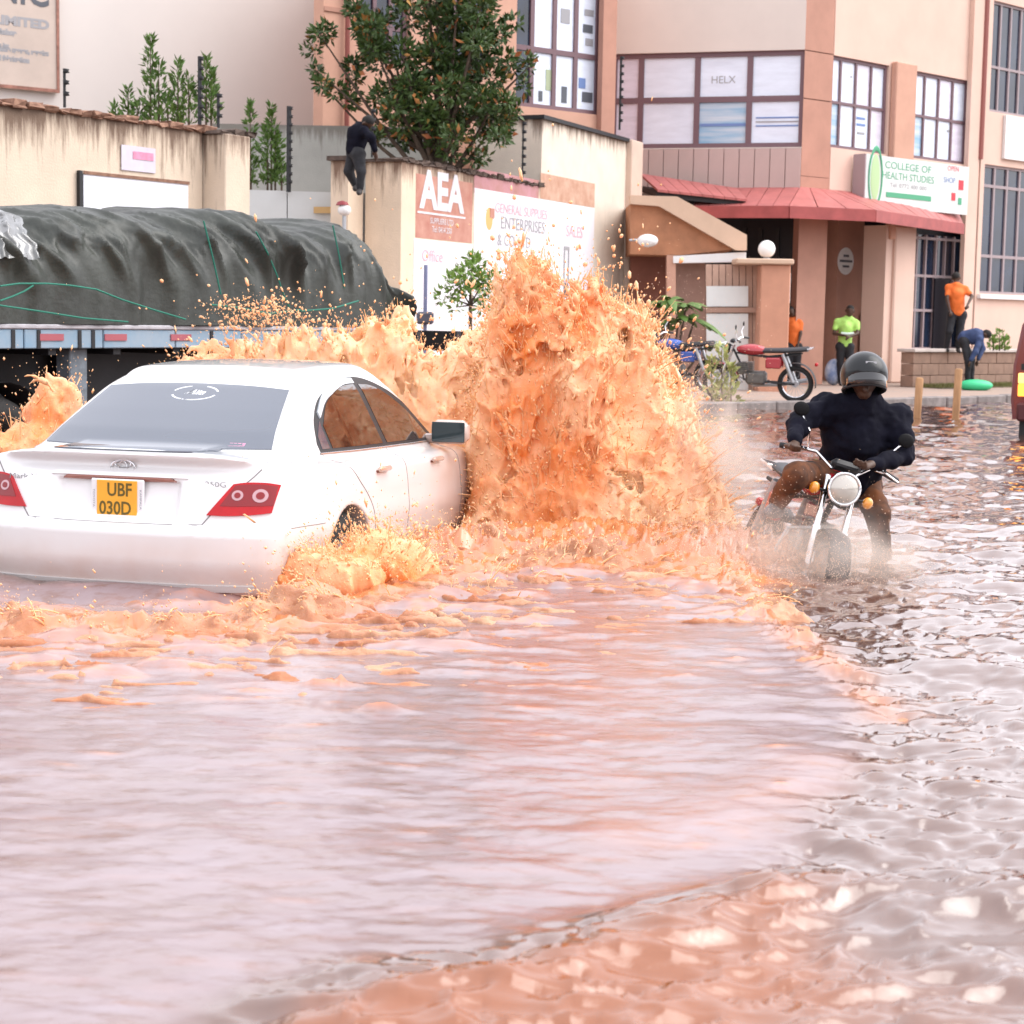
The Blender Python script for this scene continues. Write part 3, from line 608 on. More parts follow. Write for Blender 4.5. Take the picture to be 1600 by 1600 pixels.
gcol = pbr('beige_boards', (.52, .34, .26), .7, noise=.08, nscale=5)
nb_ = 8
for k in range(nb_):
    xa, xb = 1103+k*(84/nb_), 1103+(k+1)*(84/nb_)-1.1; pxprism(MB(), [(xa, 413), (xb, 413), (xb, 640), (xa, 640)], 36.0, .06).build('gate_board', gcol, gt)
gw = pbr('white_gate_panel', (.74, .76, .74), .45, noise=.05, nscale=2)
pxprism(MB(), [(1104, 447), (1169, 447), (1169, 479), (1104, 479)], 35.9, .05).build('gate_panel', gw, gt)
pxprism(MB(), [(1104, 490), (1169, 490), (1169, 640), (1104, 640)], 35.9, .05).build('gate_panel', gw, gt)
pxprism(MB(), [(1103, 480.5), (1187, 480.5), (1187, 488.5), (1103, 488.5)], 35.86, .08).build('gate_rail', pbr('rail_tan', (.40, .25, .19), .7), gt)
gp_ = tag(empty('gate_pillar', at(1210, 650, 35.3)), 'thick terracotta gate pillar with flat cap and a paper notice', 'pillar')
def local(o, mb):
    l = o.location; mb.v = [(x-l.x, y-l.y, z-l.z) for x, y, z in mb.v]; return mb
a0, a1 = at(1187, 500, 35.3), at(1233, 500, 35.3)
zc = at(1200, 413, 35.3).z; zp = at(1200, 404, 35.2).z
local(gp_, MB().box(a0.x, a1.x, 35.3, 35.9, -.3, zc, .02)).build('shaft', pbr('pillar_peach', (.56, .28, .185), .8, noise=.12, nscale=2), gp_)
local(gp_, MB().box(at(1148, 500, 35.2).x, at(1238, 500, 35.2).x, 35.2, 36.0, zc, zp, .02)).build('cap', cr_m, gp_)
q = at(1231, 450, 35.3); local(gp_, MB().box(a1.x+.002, a1.x+.012, 35.35, 35.8, q.z-.28, q.z+.28)).build('notice', white_p, gp_)
q = at(1198, 390, 35.5); lg = tag(empty('globe_lamp', (q.x, q.y, zp)), 'white ball lamp standing on the terracotta gate pillar', 'lamp')
opal = pbr('opal_globe', (.85, .85, .84), .25)
MB().ball((0, 0, q.z-zp+.01), .165, 20, 14).build('globe', opal, lg, smooth=True)
MB().lathe([(.07, 0), (.07, .02), (.04, .03), (.04, q.z-zp-.13)], 12).build('socket', steel, lg)
# ================================================================== BOUNDARY WALLS, POSTS, PLANTS
WTOP = at(0, 163, 22.0).z
left_m = stained('stained_cream_left', (.67, .55, .43), (.10, .05, .03), WTOP+.12, 1.3)
stone_m = pbr('crumbled_coping', (.16, .08, .055), .95, noise=.5, nscale=14, col2=(.33, .19, .13))
moss_m = pbr('dark_coping', (.05, .035, .03), .95, noise=.5, nscale=14, col2=(.14, .10, .08))
r_ = WL.root('boundary_wall'); tag(r_, 'left cream boundary wall with rain streaks, crumbling top and white notice board', 'wall')
uA, uB = WL.uz(-500, 300)[0], WL.uz(316, 300)[0]
MB().box(uA, uB, 0, .28, PZ, WTOP).build('wall', left_m, r_)
uC, uD = WL.uz(352, 300, .38)[0], WL.uz(391, 300, .38)[0]
MB().box(uC, uD, -.38, .30, PZ, WTOP-.03, .012).build('pier', left_m, r_)
MB().box(uB+.002, uC-.002, .05, .28, PZ, WTOP-.01).build('wall_end', left_m, r_)
def coping(root, u0, u1, z, ymid, mat, step=.22, h=.07, nm='coping_stone', yw=.2):
    u = u0; i = 0
    while u < u1:
        l = random.uniform(.6, 1.25)*step; hh = h*random.uniform(.45, 1.3)
        m = MB().box(0, l-.012, -yw, yw, 0, hh, .012); m.v = [(x+random.uniform(-.02, .02), y+random.uniform(-.03, .03), zz+random.uniform(-.012, .018)) for x, y, zz in m.v]
        o = m.build(nm, mat, root); o.location = (u, ymid, z-.01); u += l; i += 1
coping(r_, WL.uz(-120, 200)[0], uB, WTOP, .14, stone_m)
coping(r_, uB, uD, WTOP-.02, -.04, moss_m, yw=.3)
def sheet(P, root, x0, x1, y0, y1, w, mat, name, th=.02, ref=None):
    u0, u1 = P.uz(x0, (y0+y1)/2, w)[0], P.uz(x1, (y0+y1)/2, w)[0]; xr = ref if ref is not None else x0
    z1, z0 = P.uz(xr, y0, w)[1], P.uz(xr, y1, w)[1]
    return MB().box(u0, u1, -w, -w+th, z0, z1).build(name, mat, root)
nb = sheet(WL, r_, 131, 294, 271, 420, .05, pbr('notice_white', (.80, .82, .88), .5), 'notice_board', .03)
sheet(WL, r_, 125, 130, 266, 420, .06, black_m, 'board_post', .05)
u0_, u1_ = WL.uz(131, 270, .06)[0], WL.uz(296, 270, .06)[0]; zb_ = WL.uz(131, 268, .06)[1]; MB().box(u0_, u1_, -.065, -.052, zb_-.03, zb_+.01).build('board_edge', stone_m, r_)
sheet(WL, r_, 190, 243, 229, 268, .02, pbr('paper_lilac', (.62, .58, .66), .7, noise=.1, nscale=4), 'paper_notice', .008, ref=216)
sheet(WL, r_, 208, 240, 238, 250, .026, pbr('pink_print', (.72, .28, .42), .7, noise=.3, nscale=6), 'pink_heading', .005, ref=224)
def fence_post(px, pyt, pyb, Y, label, thick=.018):
    a, c = at(px, pyb, Y), at(px, pyt, Y); h = c.z-a.z
    o = tag(empty('electric_fence_post', a), label, 'post', 'electric fence posts on the boundary walls')
    MB().tube([(0, 0, 0), (0, 0, h)], thick, 6).build('rod', black_m, o)
    n_ = max(3, int(h/.13))
    ins = MB().lathe([(.001, -.03), (.045, -.02), (.03, 0), (.045, .02), (.001, .03)], 8, Matrix.Translation((.02, 0, 0))).mesh('insulator', True); ins.materials.append(black_m)
    for k in range(n_): link('insulator', ins, None, o).location = (0, 0, h-.03-k*(h-.06)/n_)
fence_post(101, 107, 168, 23.3, 'thin black fence post beside the hanging company sign board')
fence_post(312, 88, 200, 25.3, 'tallest black fence post between the shrubs on the left wall', .028)
fence_post(341, 146, 200, 25.8, 'short black fence post with fat insulators at the end of the left wall', .022)
fence_post(451, 166, 300, 29.0, 'black insulator post rising from the white gap wall', .04)
fence_post(581, 170, 246, 28.3, 'black fence post behind the person on the painted wall', .016)
fence_post(968, 88, 203, 33.5, 'black fence post on the tall wall block in front of the wide windows', .022)
fence_post(816, 190, 285, 30.3, 'thin black fence post under the tree crown near the tall wall block', .016)
# gap between the walls
gapw = pbr('white_gap_wall', (.58, .60, .60), .7, noise=.08, nscale=1.2)
o = tag(empty('gap_wall', (0, 0, 0)), 'pale grey-white wall panels closing the gap between the cream walls', 'wall')
for a_, c_ in ((372, 448), (449.5, 520), (521.5, 590)): pxprism(MB(), [(a_, 296+(a_-372)*.03), (c_, 296+(c_-372)*.03), (c_, 640), (a_, 640)], 29.1, .2).build('wall_panel', gapw, o)
pxprism(MB(), [(490, 323), (522, 323), (522, 333), (490, 333)], 29.02, .03).build('tan_plate', pbr('tan_plate', (.55, .36, .16), .7), o)
gzt = at(500, 196, 33.2).z
o = MB().box(at(330, 200, 33.2).x, at(700, 200, 33.2).x, 33.2, 33.5, PZ, gzt).build('grey_block_wall', stained('grey_wall_mat', (.40, .40, .37), (.12, .10, .08), gzt, .7, amt=.8), None)
tag(o, 'weathered grey block wall seen behind the gap and the tree', 'wall')
# right (painted) wall
WRT = WR.uz(650, 256)[1]; WRH = WR.uz(910, 203)[1]
right_m = stained('stained_cream_right', (.74, .60, .46), (.13, .06, .035), WRT+.12, 1.2)
high_m = stained('stained_cream_high', (.72, .64, .54), (.12, .07, .045), WRH+.1, .8)
r_ = WR.root('painted_wall'); tag(r_, 'right cream boundary wall painted with red AEA panel and white adverts', 'wall')
uA = WR.uz(626, 400)[0]; uB = WR.uz(843, 400)[0]; uC = WR.uz(975, 400)[0]; uE = WR.uz(1001, 400, .12)[0]
MB().box(uA, uB, 0, .62, PZ, WRT).build('wall', right_m, r_)
MB().box(uB+.002, uC, 0, 1.3, PZ, WRH).build('tall_wall', high_m, r_)
MB().box(uC+.002, uE, -.12, .7, PZ, WRH+.05, .015).build('end_pier', pbr('pier_cream', (.63, .49, .40), .8, noise=.08, nscale=2), r_)
coping(r_, uA-.05, uB, WRT, .31, moss_m, yw=.34)
MB().box(uB-.05, uC, -.06, 1.4, WRH+.001, WRH+.07).build('roof_slab', black_m, r_)
# return wall beside the gap with its dark cap
MB().box(uA-.5, uA-.02, .65, .95, PZ, WRT-.02).build('return_wall', right_m, r_)
MB().box(uA-.55, uA, .62, 1.0, WRT-.018, WRT+.05).build('return_cap', moss_m, r_)
maroon = pbr('faded_maroon_paint', (.42, .17, .13), .85, noise=.25, nscale=2.5, col2=(.56, .32, .25))
pinkp = pbr('faded_pink_paint', (.52, .27, .31), .85, nscale=2.2, col2=(.40, .20, .17))
whitep = pbr('white_wall_paint', (.74, .72, .76), .8, noise=.05, nscale=2)
brownp = pbr('brown_wall_paint', (.45, .24, .16), .85, nscale=4, col2=(.60, .40, .30))
rose = pbr('rose_lettering', (.72, .42, .48), .8)
ap = sheet(WR, r_, 650, 738, 271, 371, .006, maroon, 'red_panel', .006, ref=652)
us, ue = WR.uz(652, 300)[0], WR.uz(727, 300)[0]; um = (us+ue)/2; zA = WR.uz(690, 303)[1]
text('AEA', .80, whitep, r_, (um, -.011, zA), 'lettering', 'CENTER', 1.06, bold=.03)
for zz, wd in ((WR.uz(690, 347)[1], .5), (WR.uz(690, 360)[1], .5)):
    text('SUPPLIERS LTD' if wd and zz > WR.uz(690, 352)[1] else 'Tel: 0414 250', .13, whitep, r_, (um, -.011, zz), 'lettering', 'CENTER', 1.0)
MB().box(us, ue, -.012, -.007, WR.uz(690, 336)[1]-.015, WR.uz(690, 336)[1]+.015).build('painted_rule', whitep, r_)
sheet(WR, r_, 741, 842, 262, 301, .006, pinkp, 'pink_band', .006, ref=741)
zt_, zb_ = WR.uz(741, 262)[1], WR.uz(741, 301)[1]
u0_, u1_ = WR.uz(844, 300)[0], WR.uz(929, 300)[0]; MB().box(u0_, u1_, -.006, -.0005, WR.uz(850, 311)[1], WR.uz(850, 271)[1]).build('brown_band', brownp, r_)
zw_ = WR.uz(741, 302)[1]; u0_ = WR.uz(741, 300)[0]; MB().box(u0_, WR.uz(929, 300)[0], -.0065, -.001, PZ+.3, min(zw_, WR.uz(850, 312)[1]) if False else WR.uz(850, 312)[1]).build('white_field', whitep, r_)
MB().box(WR.uz(646, 400)[0], WR.uz(739, 300)[0], -.0065, -.001, PZ+.3, WR.uz(652, 373)[1]).build('white_field', whitep, r_)
def wt(txt, px, py, s, mt, sx=1.0): u, z = WR.uz(px, py); return text(txt, s, mt, r_, (u, -.012, z), 'lettering', 'CENTER', sx)
wt('GENERAL SUPPLIES', 815, 331, .24, rose, 1.15); wt('ENTERPRISES', 817, 353, .30, print_gy, 1.15); wt('& CO. LTD', 803, 378, .28, print_gy, 1.1)
wt('SALES', 897, 363, .3, rose, 1.1); wt('Office', 675, 401, .26, rose, 1.2); wt('Services', 845, 411, .2, rose, 1.3)
u, z = WR.uz(765, 342); MB().ball((u-.03, -.004, z), .2, 14, 8, (.8, .05, 1)).build('round_emblem', pbr('ochre_print', (.70, .42, .16), .7), r_)
MB().box(u-.02, u+.16, -.02, -.013, z+.02, z+.18).build('emblem_patch', maroon, r_)
u, z = WR.uz(884, 412); ph = MB(); ph.box(u-.13, u-.08, -.02, -.008, z-.32, z+.32).box(u+.08, u+.13, -.02, -.008, z-.32, z+.32).box(u-.078, u+.078, -.02, -.008, z+.26, z+.32); ph.build('painted_phone', print_gy, r_); MB().box(u-.10, u+.10, -.02, -.008, z-.62, z-.36).build('painted_label', print_dk, r_); MB().box(u-.11, u+.11, -.02, -.008, z-.335, z-.325-.0).build('painted_rule', rose, r_)
wood = pbr('pale_post_wood', (.46, .26, .13), .85, noise=.25, nscale=12, stretch=(1, 1, .2))
a = at(664, 520, 26.6); h = at(664, 414, 26.6).z-a.z; bl = pbr('blue_grey_metal', (.20, .22, .36), .5)
o = tag(empty('sign_post', (a.x, a.y, PZ)), 'thin blue-grey metal post standing in front of the painted wall', 'post')
MB().tube([(0, 0, 0), (0, 0, a.z+h-PZ)], .028, 8).build('pole', bl, o); MB().box(-.12, .12, -.12, .12, a.z-PZ+.12, a.z-PZ+.3, .03).build('clamp', pbr('dark_grey_metal', (.1, .1, .13), .6), o)
q = at(538, 326, 28.0); o = tag(empty('gate_lamp', (q.x, q.y, q.z-.6)), 'white ball lamp with a dark red cap in the wall gap', 'lamp')
MB().ball((0, 0, .58), .10, 16, 12, (1, 1, .9)).build('globe', opal, o, smooth=True); MB().lathe([(.10, .65), (.07, .70), (.001, .72)], 14, Matrix.Translation((-.03, 0, .0))).build('cap', pbr('dark_red_cap', (.3, .05, .06), .5), o, smooth=True); MB().tube([(0, 0, -1.2), (0, 0, .5)], .03, 8).build('stem', steel, o)
q = at(1012, 376, 35.6); o = tag(empty('wall_lamp', q), 'white oval lamp sticking out of the wall end pier', 'lamp')
MB().ball((0, 0, 0), .2, 16, 10, (1, .8, .62)).build('shade', opal, o, smooth=True); MB().tube([(-.35, 0, .0), (0, 0, .02)], .025, 6).build('bracket', steel, o)
for px, yt, yb, lab in ((1433, 590, 652, 'wooden bollard standing in the flood, nearer the rider'), (1493, 576, 654, 'wooden bollard standing in the flood, nearer the dark red van')):
    p = gp(px, yb, 0); h = at(px, yt, p.y).z
    m = MB(); m.lathe([(.055, GZ), (.06, h-.02), (.045, h), (.001, h+.005)], 10, Matrix.Rotation(R(1.5), 4, 'Y')); o = m.build('bollard', wood, None, smooth=True); o.location = (p.x, p.y, 0); tag(o, lab, 'bollard', 'wooden bollards in the flood')
# ---- vegetation
leaf_d = pbr('leaf_dark', (.035, .075, .018), .45, noise=.5, nscale=1.4, col2=(.07, .115, .025)); leaf_m = pbr('leaf_mid', (.07, .14, .03), .5, noise=.4, nscale=3, col2=(.11, .19, .035))
leaf_l = pbr('leaf_light', (.14, .26, .05), .5, noise=.4, nscale=4, col2=(.22, .33, .07)); leaf_o = pbr('leaf_rust', (.42, .10, .04), .6, noise=.3, nscale=4, col2=(.33, .22, .05)); bark = pbr('bark', (.10, .07, .05), .9, noise=.4, nscale=12, bump=.6)
leaf_y = pbr('leaf_pale_yellow', (.42, .42, .14), .6, noise=.3, nscale=5, col2=(.30, .34, .12))
for m_ in (leaf_d, leaf_m, leaf_l, leaf_y): m_.node_tree.nodes['Principled BSDF'].inputs['Subsurface Weight'].default_value = 0
def leaves(name, mat, C, N, l, w_, parent=None, rg=None):
    """C: leaf positions, N: leaf directions; each leaf a folded four-face blade"""
    rg = rg or np.random.default_rng(len(C)); n_ = len(C); D = N/np.linalg.norm(N, axis=1)[:, None]; up = rg.normal(size=(n_, 3)); S = np.cross(D, up); S /= np.linalg.norm(S, axis=1)[:, None]; U = np.cross(S, D)
    sc = rg.uniform(.6, 1.25, (n_, 1)); l_ = l*sc; ww = w_*sc
    V_ = np.stack([C, C+D*l_*.45+S*ww*.5-U*ww*.15, C+D*l_-U*l_*.12, C+D*l_*.45-S*ww*.5-U*ww*.15, C+D*l_*.45+U*ww*.08], 1).reshape(-1, 3)
    b_ = (np.arange(n_)*5)[:, None]; F_ = np.concatenate([b_+np.array([[0, 1, 4]]), b_+np.array([[1, 2, 4]]), b_+np.array([[2, 3, 4]]), b_+np.array([[3, 0, 4]])])
    return link(name, npmesh(name, V_, F_, False), mat, parent)
def clumps(cs, per, spread, rg, up=.3):
    P_, N_ = [], []
    for (c, r) in cs:
        k = int(per*(r/spread)**2) if spread else per
        d = rg.normal(size=(k, 3)); d /= np.linalg.norm(d, axis=1)[:, None]; rr = r*rg.uniform(.35, 1.05, (k, 1))**.6
        P_.append(np.array(c)+d*rr*np.array([1, 1, .8])); N_.append(d+np.array([0, 0, up])+rg.normal(size=(k, 3))*.5)
    return np.concatenate(P_), np.concatenate(N_)
rg = np.random.default_rng(5)
TY = 31.0; base = at(690, 300, TY); base.z = PZ
tr = tag(empty('leafy_tree', base), 'large dark green tree with rusty leaf tips behind the painted wall', 'tree')
def tl(px, py, dy=0): p = at(px, py, TY+dy); return p-base
blob = [(505, 60, 24), (490, 110, 22), (520, 128, 30), (545, 150, 22), (560, 110, 28), (575, 40, 40), (600, 90, 40), (560, 10, 28), (620, 20, 45), (650, 80, 45), (640, 140, 40), (610, 165, 36), (585, 205, 24), (640, 215, 30), (680, 190, 45), (700, 130, 48), (690, 60, 50), (740, 20, 48), (690, 0, 45), (750, 80, 46), (790, 40, 24), (765, 140, 44), (800, 105, 28), (820, 95, 18), (805, 165, 26), (730, 190, 42), (770, 200, 34), (700, 225, 30), (740, 235, 24), (690, -60, 60), (620, -50, 50), (750, -50, 48), (485, 80, 14), (655, 120, 40), (815, 130, 14)]
cs = []
for x, y, r in blob:
    rr = r/FPX*TY
    for k in range(5 if r > 30 else 3):
        p = tl(x, y, random.uniform(-.9, .9) if r > 30 else random.uniform(-.3, .3)); j = rr*.55
        cs.append(((p.x+random.uniform(-j, j), p.y, p.z+random.uniform(-j, j)), rr*random.uniform(.45, .75)))
keep = [c for c in cs if not (abs(c[0][0]-tl(640, 0).x) < .35 and abs(c[0][2]-tl(0, 40).z) < .25)]
P_, N_ = clumps([(c, r*.82) for c, r in keep], 270, .30, rg)
sel = rg.random(len(P_)); rust = sel < .035
leaves('crown', leaf_d, P_[~rust], N_[~rust], .125, .058, tr, rg); leaves('rusty_leaves', leaf_o, P_[rust], N_[rust], .16, .08, tr, rg)['kind'] = 'stuff'
m = MB(); tp = tl(688, 210); m.tube([(0, 0, 0), (.03, .02, 1.5), (tp.x, tp.y, tp.z)], [.16, .13, .10], 10)
for c in random.sample(keep, 34):
    e = Vector(c[0]); s_ = Vector((tp.x, tp.y, tp.z))*random.uniform(.75, 1.0); mid = s_.lerp(e, .5)+Vector((0, 0, -.12)); m.tube([s_, mid, e], [.055, .03, .01], 5)
m.build('trunk', bark, tr, smooth=True)
def shrub(name, label, spikes, Y, mat, per=60, l=.12, w_=.04, zb=None):
    b0 = at(spikes[0][0], spikes[0][2], Y); b0.z = zb if zb is not None else PZ
    o = tag(empty(name, b0), label, 'shrub'); P_, N_ = [], []; m = MB(); rg = np.random.default_rng(int(spikes[0][0]))
    for (px, yt, yb, wpx) in spikes:
        t0, b1 = at(px, yt, Y)-b0, at(px, yb, Y)-b0; rad = wpx/2/FPX*Y; k = int(per*(t0.z-b1.z)/.3)
        f = rg.random(k); a = rg.uniform(0, 6.28, k); rr = rad*np.minimum(1, (1-f)*1.6+.16)*rg.uniform(.2, 1, k)**.5*(.75+.35*np.sin(f*17+px))
        P_.append(np.stack([t0.x*f+b1.x*(1-f)+rr*np.cos(a), t0.y+rr*np.sin(a), b1.z+(t0.z-b1.z)*f], 1)); N_.append(np.stack([np.cos(a)*.7, np.sin(a)*.7, np.full(k, .8)], 1)+rg.normal(size=(k, 3))*.3)
        m.tube([(b1.x, b1.y, 0), b1, (b1+t0)/2, t0], [.02, .018, .012, .004], 5)
    leaves('foliage', mat, np.concatenate(P_), np.concatenate(N_), l, w_, o, rg); m.build('stem', bark, o); return o
shrub('garden_shrub', 'spiky green shrub sprouting above the left cream wall between the fence posts', [(235, 58, 190, 26), (248, 100, 195, 44), (200, 138, 192, 16), (215, 160, 195, 26), (278, 95, 195, 22), (295, 120, 195, 30), (262, 150, 196, 50), (322, 90, 190, 26), (330, 110, 195, 20), (180, 165, 190, 8)], 26.8, leaf_m)
shrub('columnar_shrub', 'slim green columnar shrub behind the gap wall, nearest the left wall pier', [(391, 162, 290, 22), (392, 235, 292, 34)], 30.5, leaf_m, 45)
shrub('columnar_shrub', 'fuller green columnar shrub beside the black insulator post', [(424, 165, 285, 26), (418, 195, 290, 42), (430, 200, 290, 36), (440, 250, 292, 24)], 30.5, leaf_m, 60)
shrub('pale_shrub', 'pale yellow-green shrub beside the parked red motorcycle', [(1128, 540, 640, 34), (1112, 560, 645, 24), (1142, 570, 640, 22)], 30.6, leaf_y, 30, .14, .06, zb=PZ)
o = shrub('verge_bush', 'small round green bush on the coping near the dark red van', [(1562, 518, 548, 34), (1552, 526, 548, 22), (1570, 524, 548, 20)], 39.0+1.2, leaf_l, 60, .10, .05, zb=.9)
# broad-leaved plants
def broad(name, label, Y, stems, mat, L0, W0, zb=PZ, lab='plant'):
    b0 = at(stems[0][0], 600, Y); b0.z = zb; o = tag(empty(name, b0), label, lab); m = MB(); rg = random.Random(int(Y*10)+int(stems[0][0]))
    for (px, py, n_, hang) in stems:
        c = at(px, py, Y)-b0; m.tube([(0, 0, 0), (c.x*.6, c.y*.6, c.z*.55), c], [.035, .028, .018], 6)
        for k in range(n_):
            a = k*2.4+rg.random(); L_ = L0*rg.uniform(.7, 1.2); wd = W0*rg.uniform(.7, 1.2); el = rg.uniform(.1, .9); P_ = []
            for i in range(6):
                s_ = i/5; x = L_*s_*math.cos(el)*1.0; z = L_*(math.sin(el)*s_-hang*s_*s_); hw = wd*.5*math.sin(math.pi*min(1, s_*.93+.05))**.7
                ca, sa = math.cos(a), math.sin(a); P_.append([(c.x+x*ca-t*sa*hw, c.y+x*sa+t*ca*hw, c.z+z-abs(t)*hw*.35) for t in (-1, -.0, 1)])
            MB().grid(P_).build('leaf', mat, o, smooth=True)
    m.build('stem', bark, o, smooth=True); return o
b0 = at(733, 520, 26.2); b0.z = PZ; yt = tag(empty('young_tree', b0), 'small bright green young tree standing before the white painted adverts', 'tree')
cc = []
for x, y, r in ((735, 430, 26), (755, 440, 22), (715, 445, 22), (738, 412, 16), (768, 455, 14), (695, 462, 16), (740, 462, 20), (712, 480, 10), (755, 480, 10)):
    p = at(x, y, 26.2+random.uniform(-.2, .2))-b0; cc.append(((p.x, p.y, p.z), r/FPX*26.2))
P_, N_ = clumps(cc, 260, .30, rg, .5); leaves('crown', leaf_l, P_, N_, .11, .045, yt, rg)
m = MB(); t0 = at(735, 460, 26.2)-b0; m.tube([(0, 0, 0), (.02, 0, t0.z*.6), t0], [.035, .028, .02], 8)
for c in cc: m.tube([t0+Vector((0, 0, -.15)), Vector(c[0])], [.014, .006], 5)
m.build('trunk', bark, yt, smooth=True)
broad('banana_plant', 'broad leaved green plant by the gate house behind the splash', 33.6, [(1045, 470, 8, .55), (1072, 478, 8, .6), (1085, 500, 6, .7), (1060, 500, 6, .7), (1100, 540, 5, .6), (1030, 480, 4, .6)], leaf_m, .62, .22)

# ================================================================== FLATBED TRUCK WITH COVERED LOAD
TP = Plane(at(0, 508, 16.0).xy, (WL.d.x, WL.d.y)); DT = TP.uz(225, 508)[1]
tk = TP.root('flatbed_truck', GZ); tag(tk, 'blue flatbed truck trailer with a load under dark tarpaulin', 'truck')
uR = TP.uz(640, 520)[0]; uL = TP.uz(-420, 520)[0]; dz = DT-GZ
blue = pbr('faded_blue_paint', (.17, .30, .42), .55, noise=.3, nscale=2.5, col2=(.30, .36, .42)); dblk = pbr('chassis_black', (.018, .017, .02), .6, noise=.3, nscale=6); refl = pbr('red_reflector', (.36, .09, .11), .35); tyre_m = pbr('tyre_rubber', (.022, .021, .021), .8, noise=.2, nscale=20, bump=.4)
th = (TP.uz(10, 545)[1]); seg = (uR-uL)/9
for k in range(9): MB().box(uL+k*seg+.006, uL+(k+1)*seg-.006, 0, .06, th-GZ, dz-.045, .008).build('side_rail', blue, tk)
MB().box(uL, uR, -.015, .12, dz-.043, dz, .01).build('deck_edge', pbr('pale_edge_metal', (.45, .44, .47), .5, noise=.3, nscale=5), tk)
for k in range(16): MB().box(uL, uR, .13+k*.145, .13+k*.145+.14, dz-.04, dz-.002).build('deck_plank', pbr('deck_plank', (.12, .09, .07), .85, noise=.3, nscale=6) if k == 0 else MATS['deck_plank'], tk)
for px in (80, 180, 282, -60, -160): u = TP.uz(px, 530)[0]; MB().box(u-.14, u+.14, -.012, -.002, th-GZ+.07, th-GZ+.13).build('reflector', refl, tk)
for px in (20, 60, 124, 145, 330): u = TP.uz(px, 530)[0]; MB().box(u-.02, u+.02, -.01, -.001, th-GZ, dz-.05).build('rail_bracket', dblk, tk)
for y in (.75, 1.6): MB().box(uL, uR, y, y+.12, .55, dz-.2, .01).build('chassis_beam', dblk, tk)
MB().box(uL, uR, .9, 1.5, .35, dz-.25).build('underbody_box', dblk, tk)
for k in range(14): MB().box(uL+k*.8, uL+k*.8+.09, .07, 2.35, th-GZ-.06, dz-.045).build('cross_member', dblk, tk)
u = TP.uz(138, 590)[0]; lgm = MB().box(u-.11, u+.11, .12, .30, .1, th-GZ-.002, .01).build('landing_leg', pbr('grey_blue_leg', (.16, .19, .22), .6, noise=.4, nscale=8), tk)
u = TP.uz(170, 590)[0]; MB().box(u-.05, u+.3, .6, .66, .25, th-GZ).build('brace_plate', dblk, tk)
def truck_wheel(u, y):
    M_ = Matrix.Translation((u, y, .50)) @ Matrix.Rotation(R(90), 4, 'X')
    o = MB().torus(.36, .14, 36, 12, M_, .95).build('wheel', tyre_m, tk, smooth=True)
    rim = MB().lathe([(.001, .02), (.08, .03), (.10, -.05), (.20, -.06), (.25, .06), (.27, .07), (.27, -.1)], 24, M_ @ Matrix.Rotation(math.pi, 4, 'X') @ Matrix.Translation((0, 0, 0)))
    rim.build('rim', pbr('dusty_rim', (.28, .25, .24), .6, noise=.3, nscale=9) if 'dusty_rim' not in MATS else MATS['dusty_rim'], o, smooth=True)
for px in (12, -105, -215): truck_wheel(TP.uz(px, 690)[0], .22)
for px in (12, -105, -215): truck_wheel(TP.uz(px, 690)[0], 2.2)
u = TP.uz(12, 690)[0]
MB().grid([[(u+.62*math.cos(a), y, .5+.62*math.sin(a)) for y in (.05, .5)] for a in np.linspace(.35, 2.8, 12)]).build('mudguard', dblk, tk)
# tarpaulin over the load
tp_pts = [(-420, 345), (-200, 338), (-60, 335), (0, 337), (45, 329), (120, 331), (230, 331), (325, 331), (362, 345), (395, 358), (430, 352), (470, 356), (495, 342), (515, 342), (530, 356), (542, 392), (552, 432), (562, 475), (572, 500)]
tu = [TP.uz(x, y, -.55) for x, y in tp_pts]; TU = np.array([a for a, _ in tu]); TZ = np.array([z-DT for _, z in tu])
NU, NS = 420, 110
us_ = np.linspace(TU[0], TU[-1], NU); Ht = np.interp(us_, TU, TZ); ker = np.hanning(15); ker /= ker.sum(); Ht = np.convolve(np.pad(Ht, 7, 'edge'), ker, 'valid')
ss = np.linspace(0, 1, NS); U, S = np.meshgrid(us_, ss, indexing='ij'); HT = Ht[:, None]
cth = np.cos(np.pi*S); sth = np.sin(np.pi*S)
yc = 1.15-1.12*np.sign(cth)*np.abs(cth)**.62; zc_ = HT*np.clip(sth, 0, 1)**.42
drop = np.clip(1-zc_/np.maximum(HT, .1), 0, 1)
q = U-.55*drop*(1+.5*np.sin(U*.9)); 
fold = fbm(np.stack([q*1.5, S*1.3, 0*U], -1), 2, 201); sharp = 1-np.abs(fbm(np.stack([q*2.6+.5*fold, S*1.6, 0*U+3], -1), 2, 205)); sharp = np.clip(sharp, 0, 1)**3
amp = smooth01(np.sin(np.pi*S)*1.6)*np.where(S < .55, 1, .5)
cre = np.clip(1-np.abs(fbm(np.stack([q*4.4+.8*fold, S*3.2-U*.6, 0*U+7], -1), 3, 207)), 0, 1)**5
ple = (1-np.abs(np.sin(math.pi*(q*2.1+1.1*fbm(np.stack([q*.8, S*.7, 0*U+1], -1), 2, 219)))))**1.25
dsp = (.62*ple*(.10+drop)*(.6+.8*np.clip(fold+.5, 0, 1))+.20*fold+.22*sharp*(.3+.9*drop)+.05*cre+.05*fbm(np.stack([U*4, S*6, 0*U], -1), 3, 209))*(.6+.4*smooth01(drop*1.6+.15))
dsp = dsp*amp-.10*np.clip(fbm(np.stack([U*.9, S*.8, 0*U+2], -1), 2, 215), 0, 1)*smooth01(1-drop*2)+(.10*fbm(np.stack([U*1.4, S*0, 0*U], -1), 3, 213)+.05)*smooth01(1-S*7)
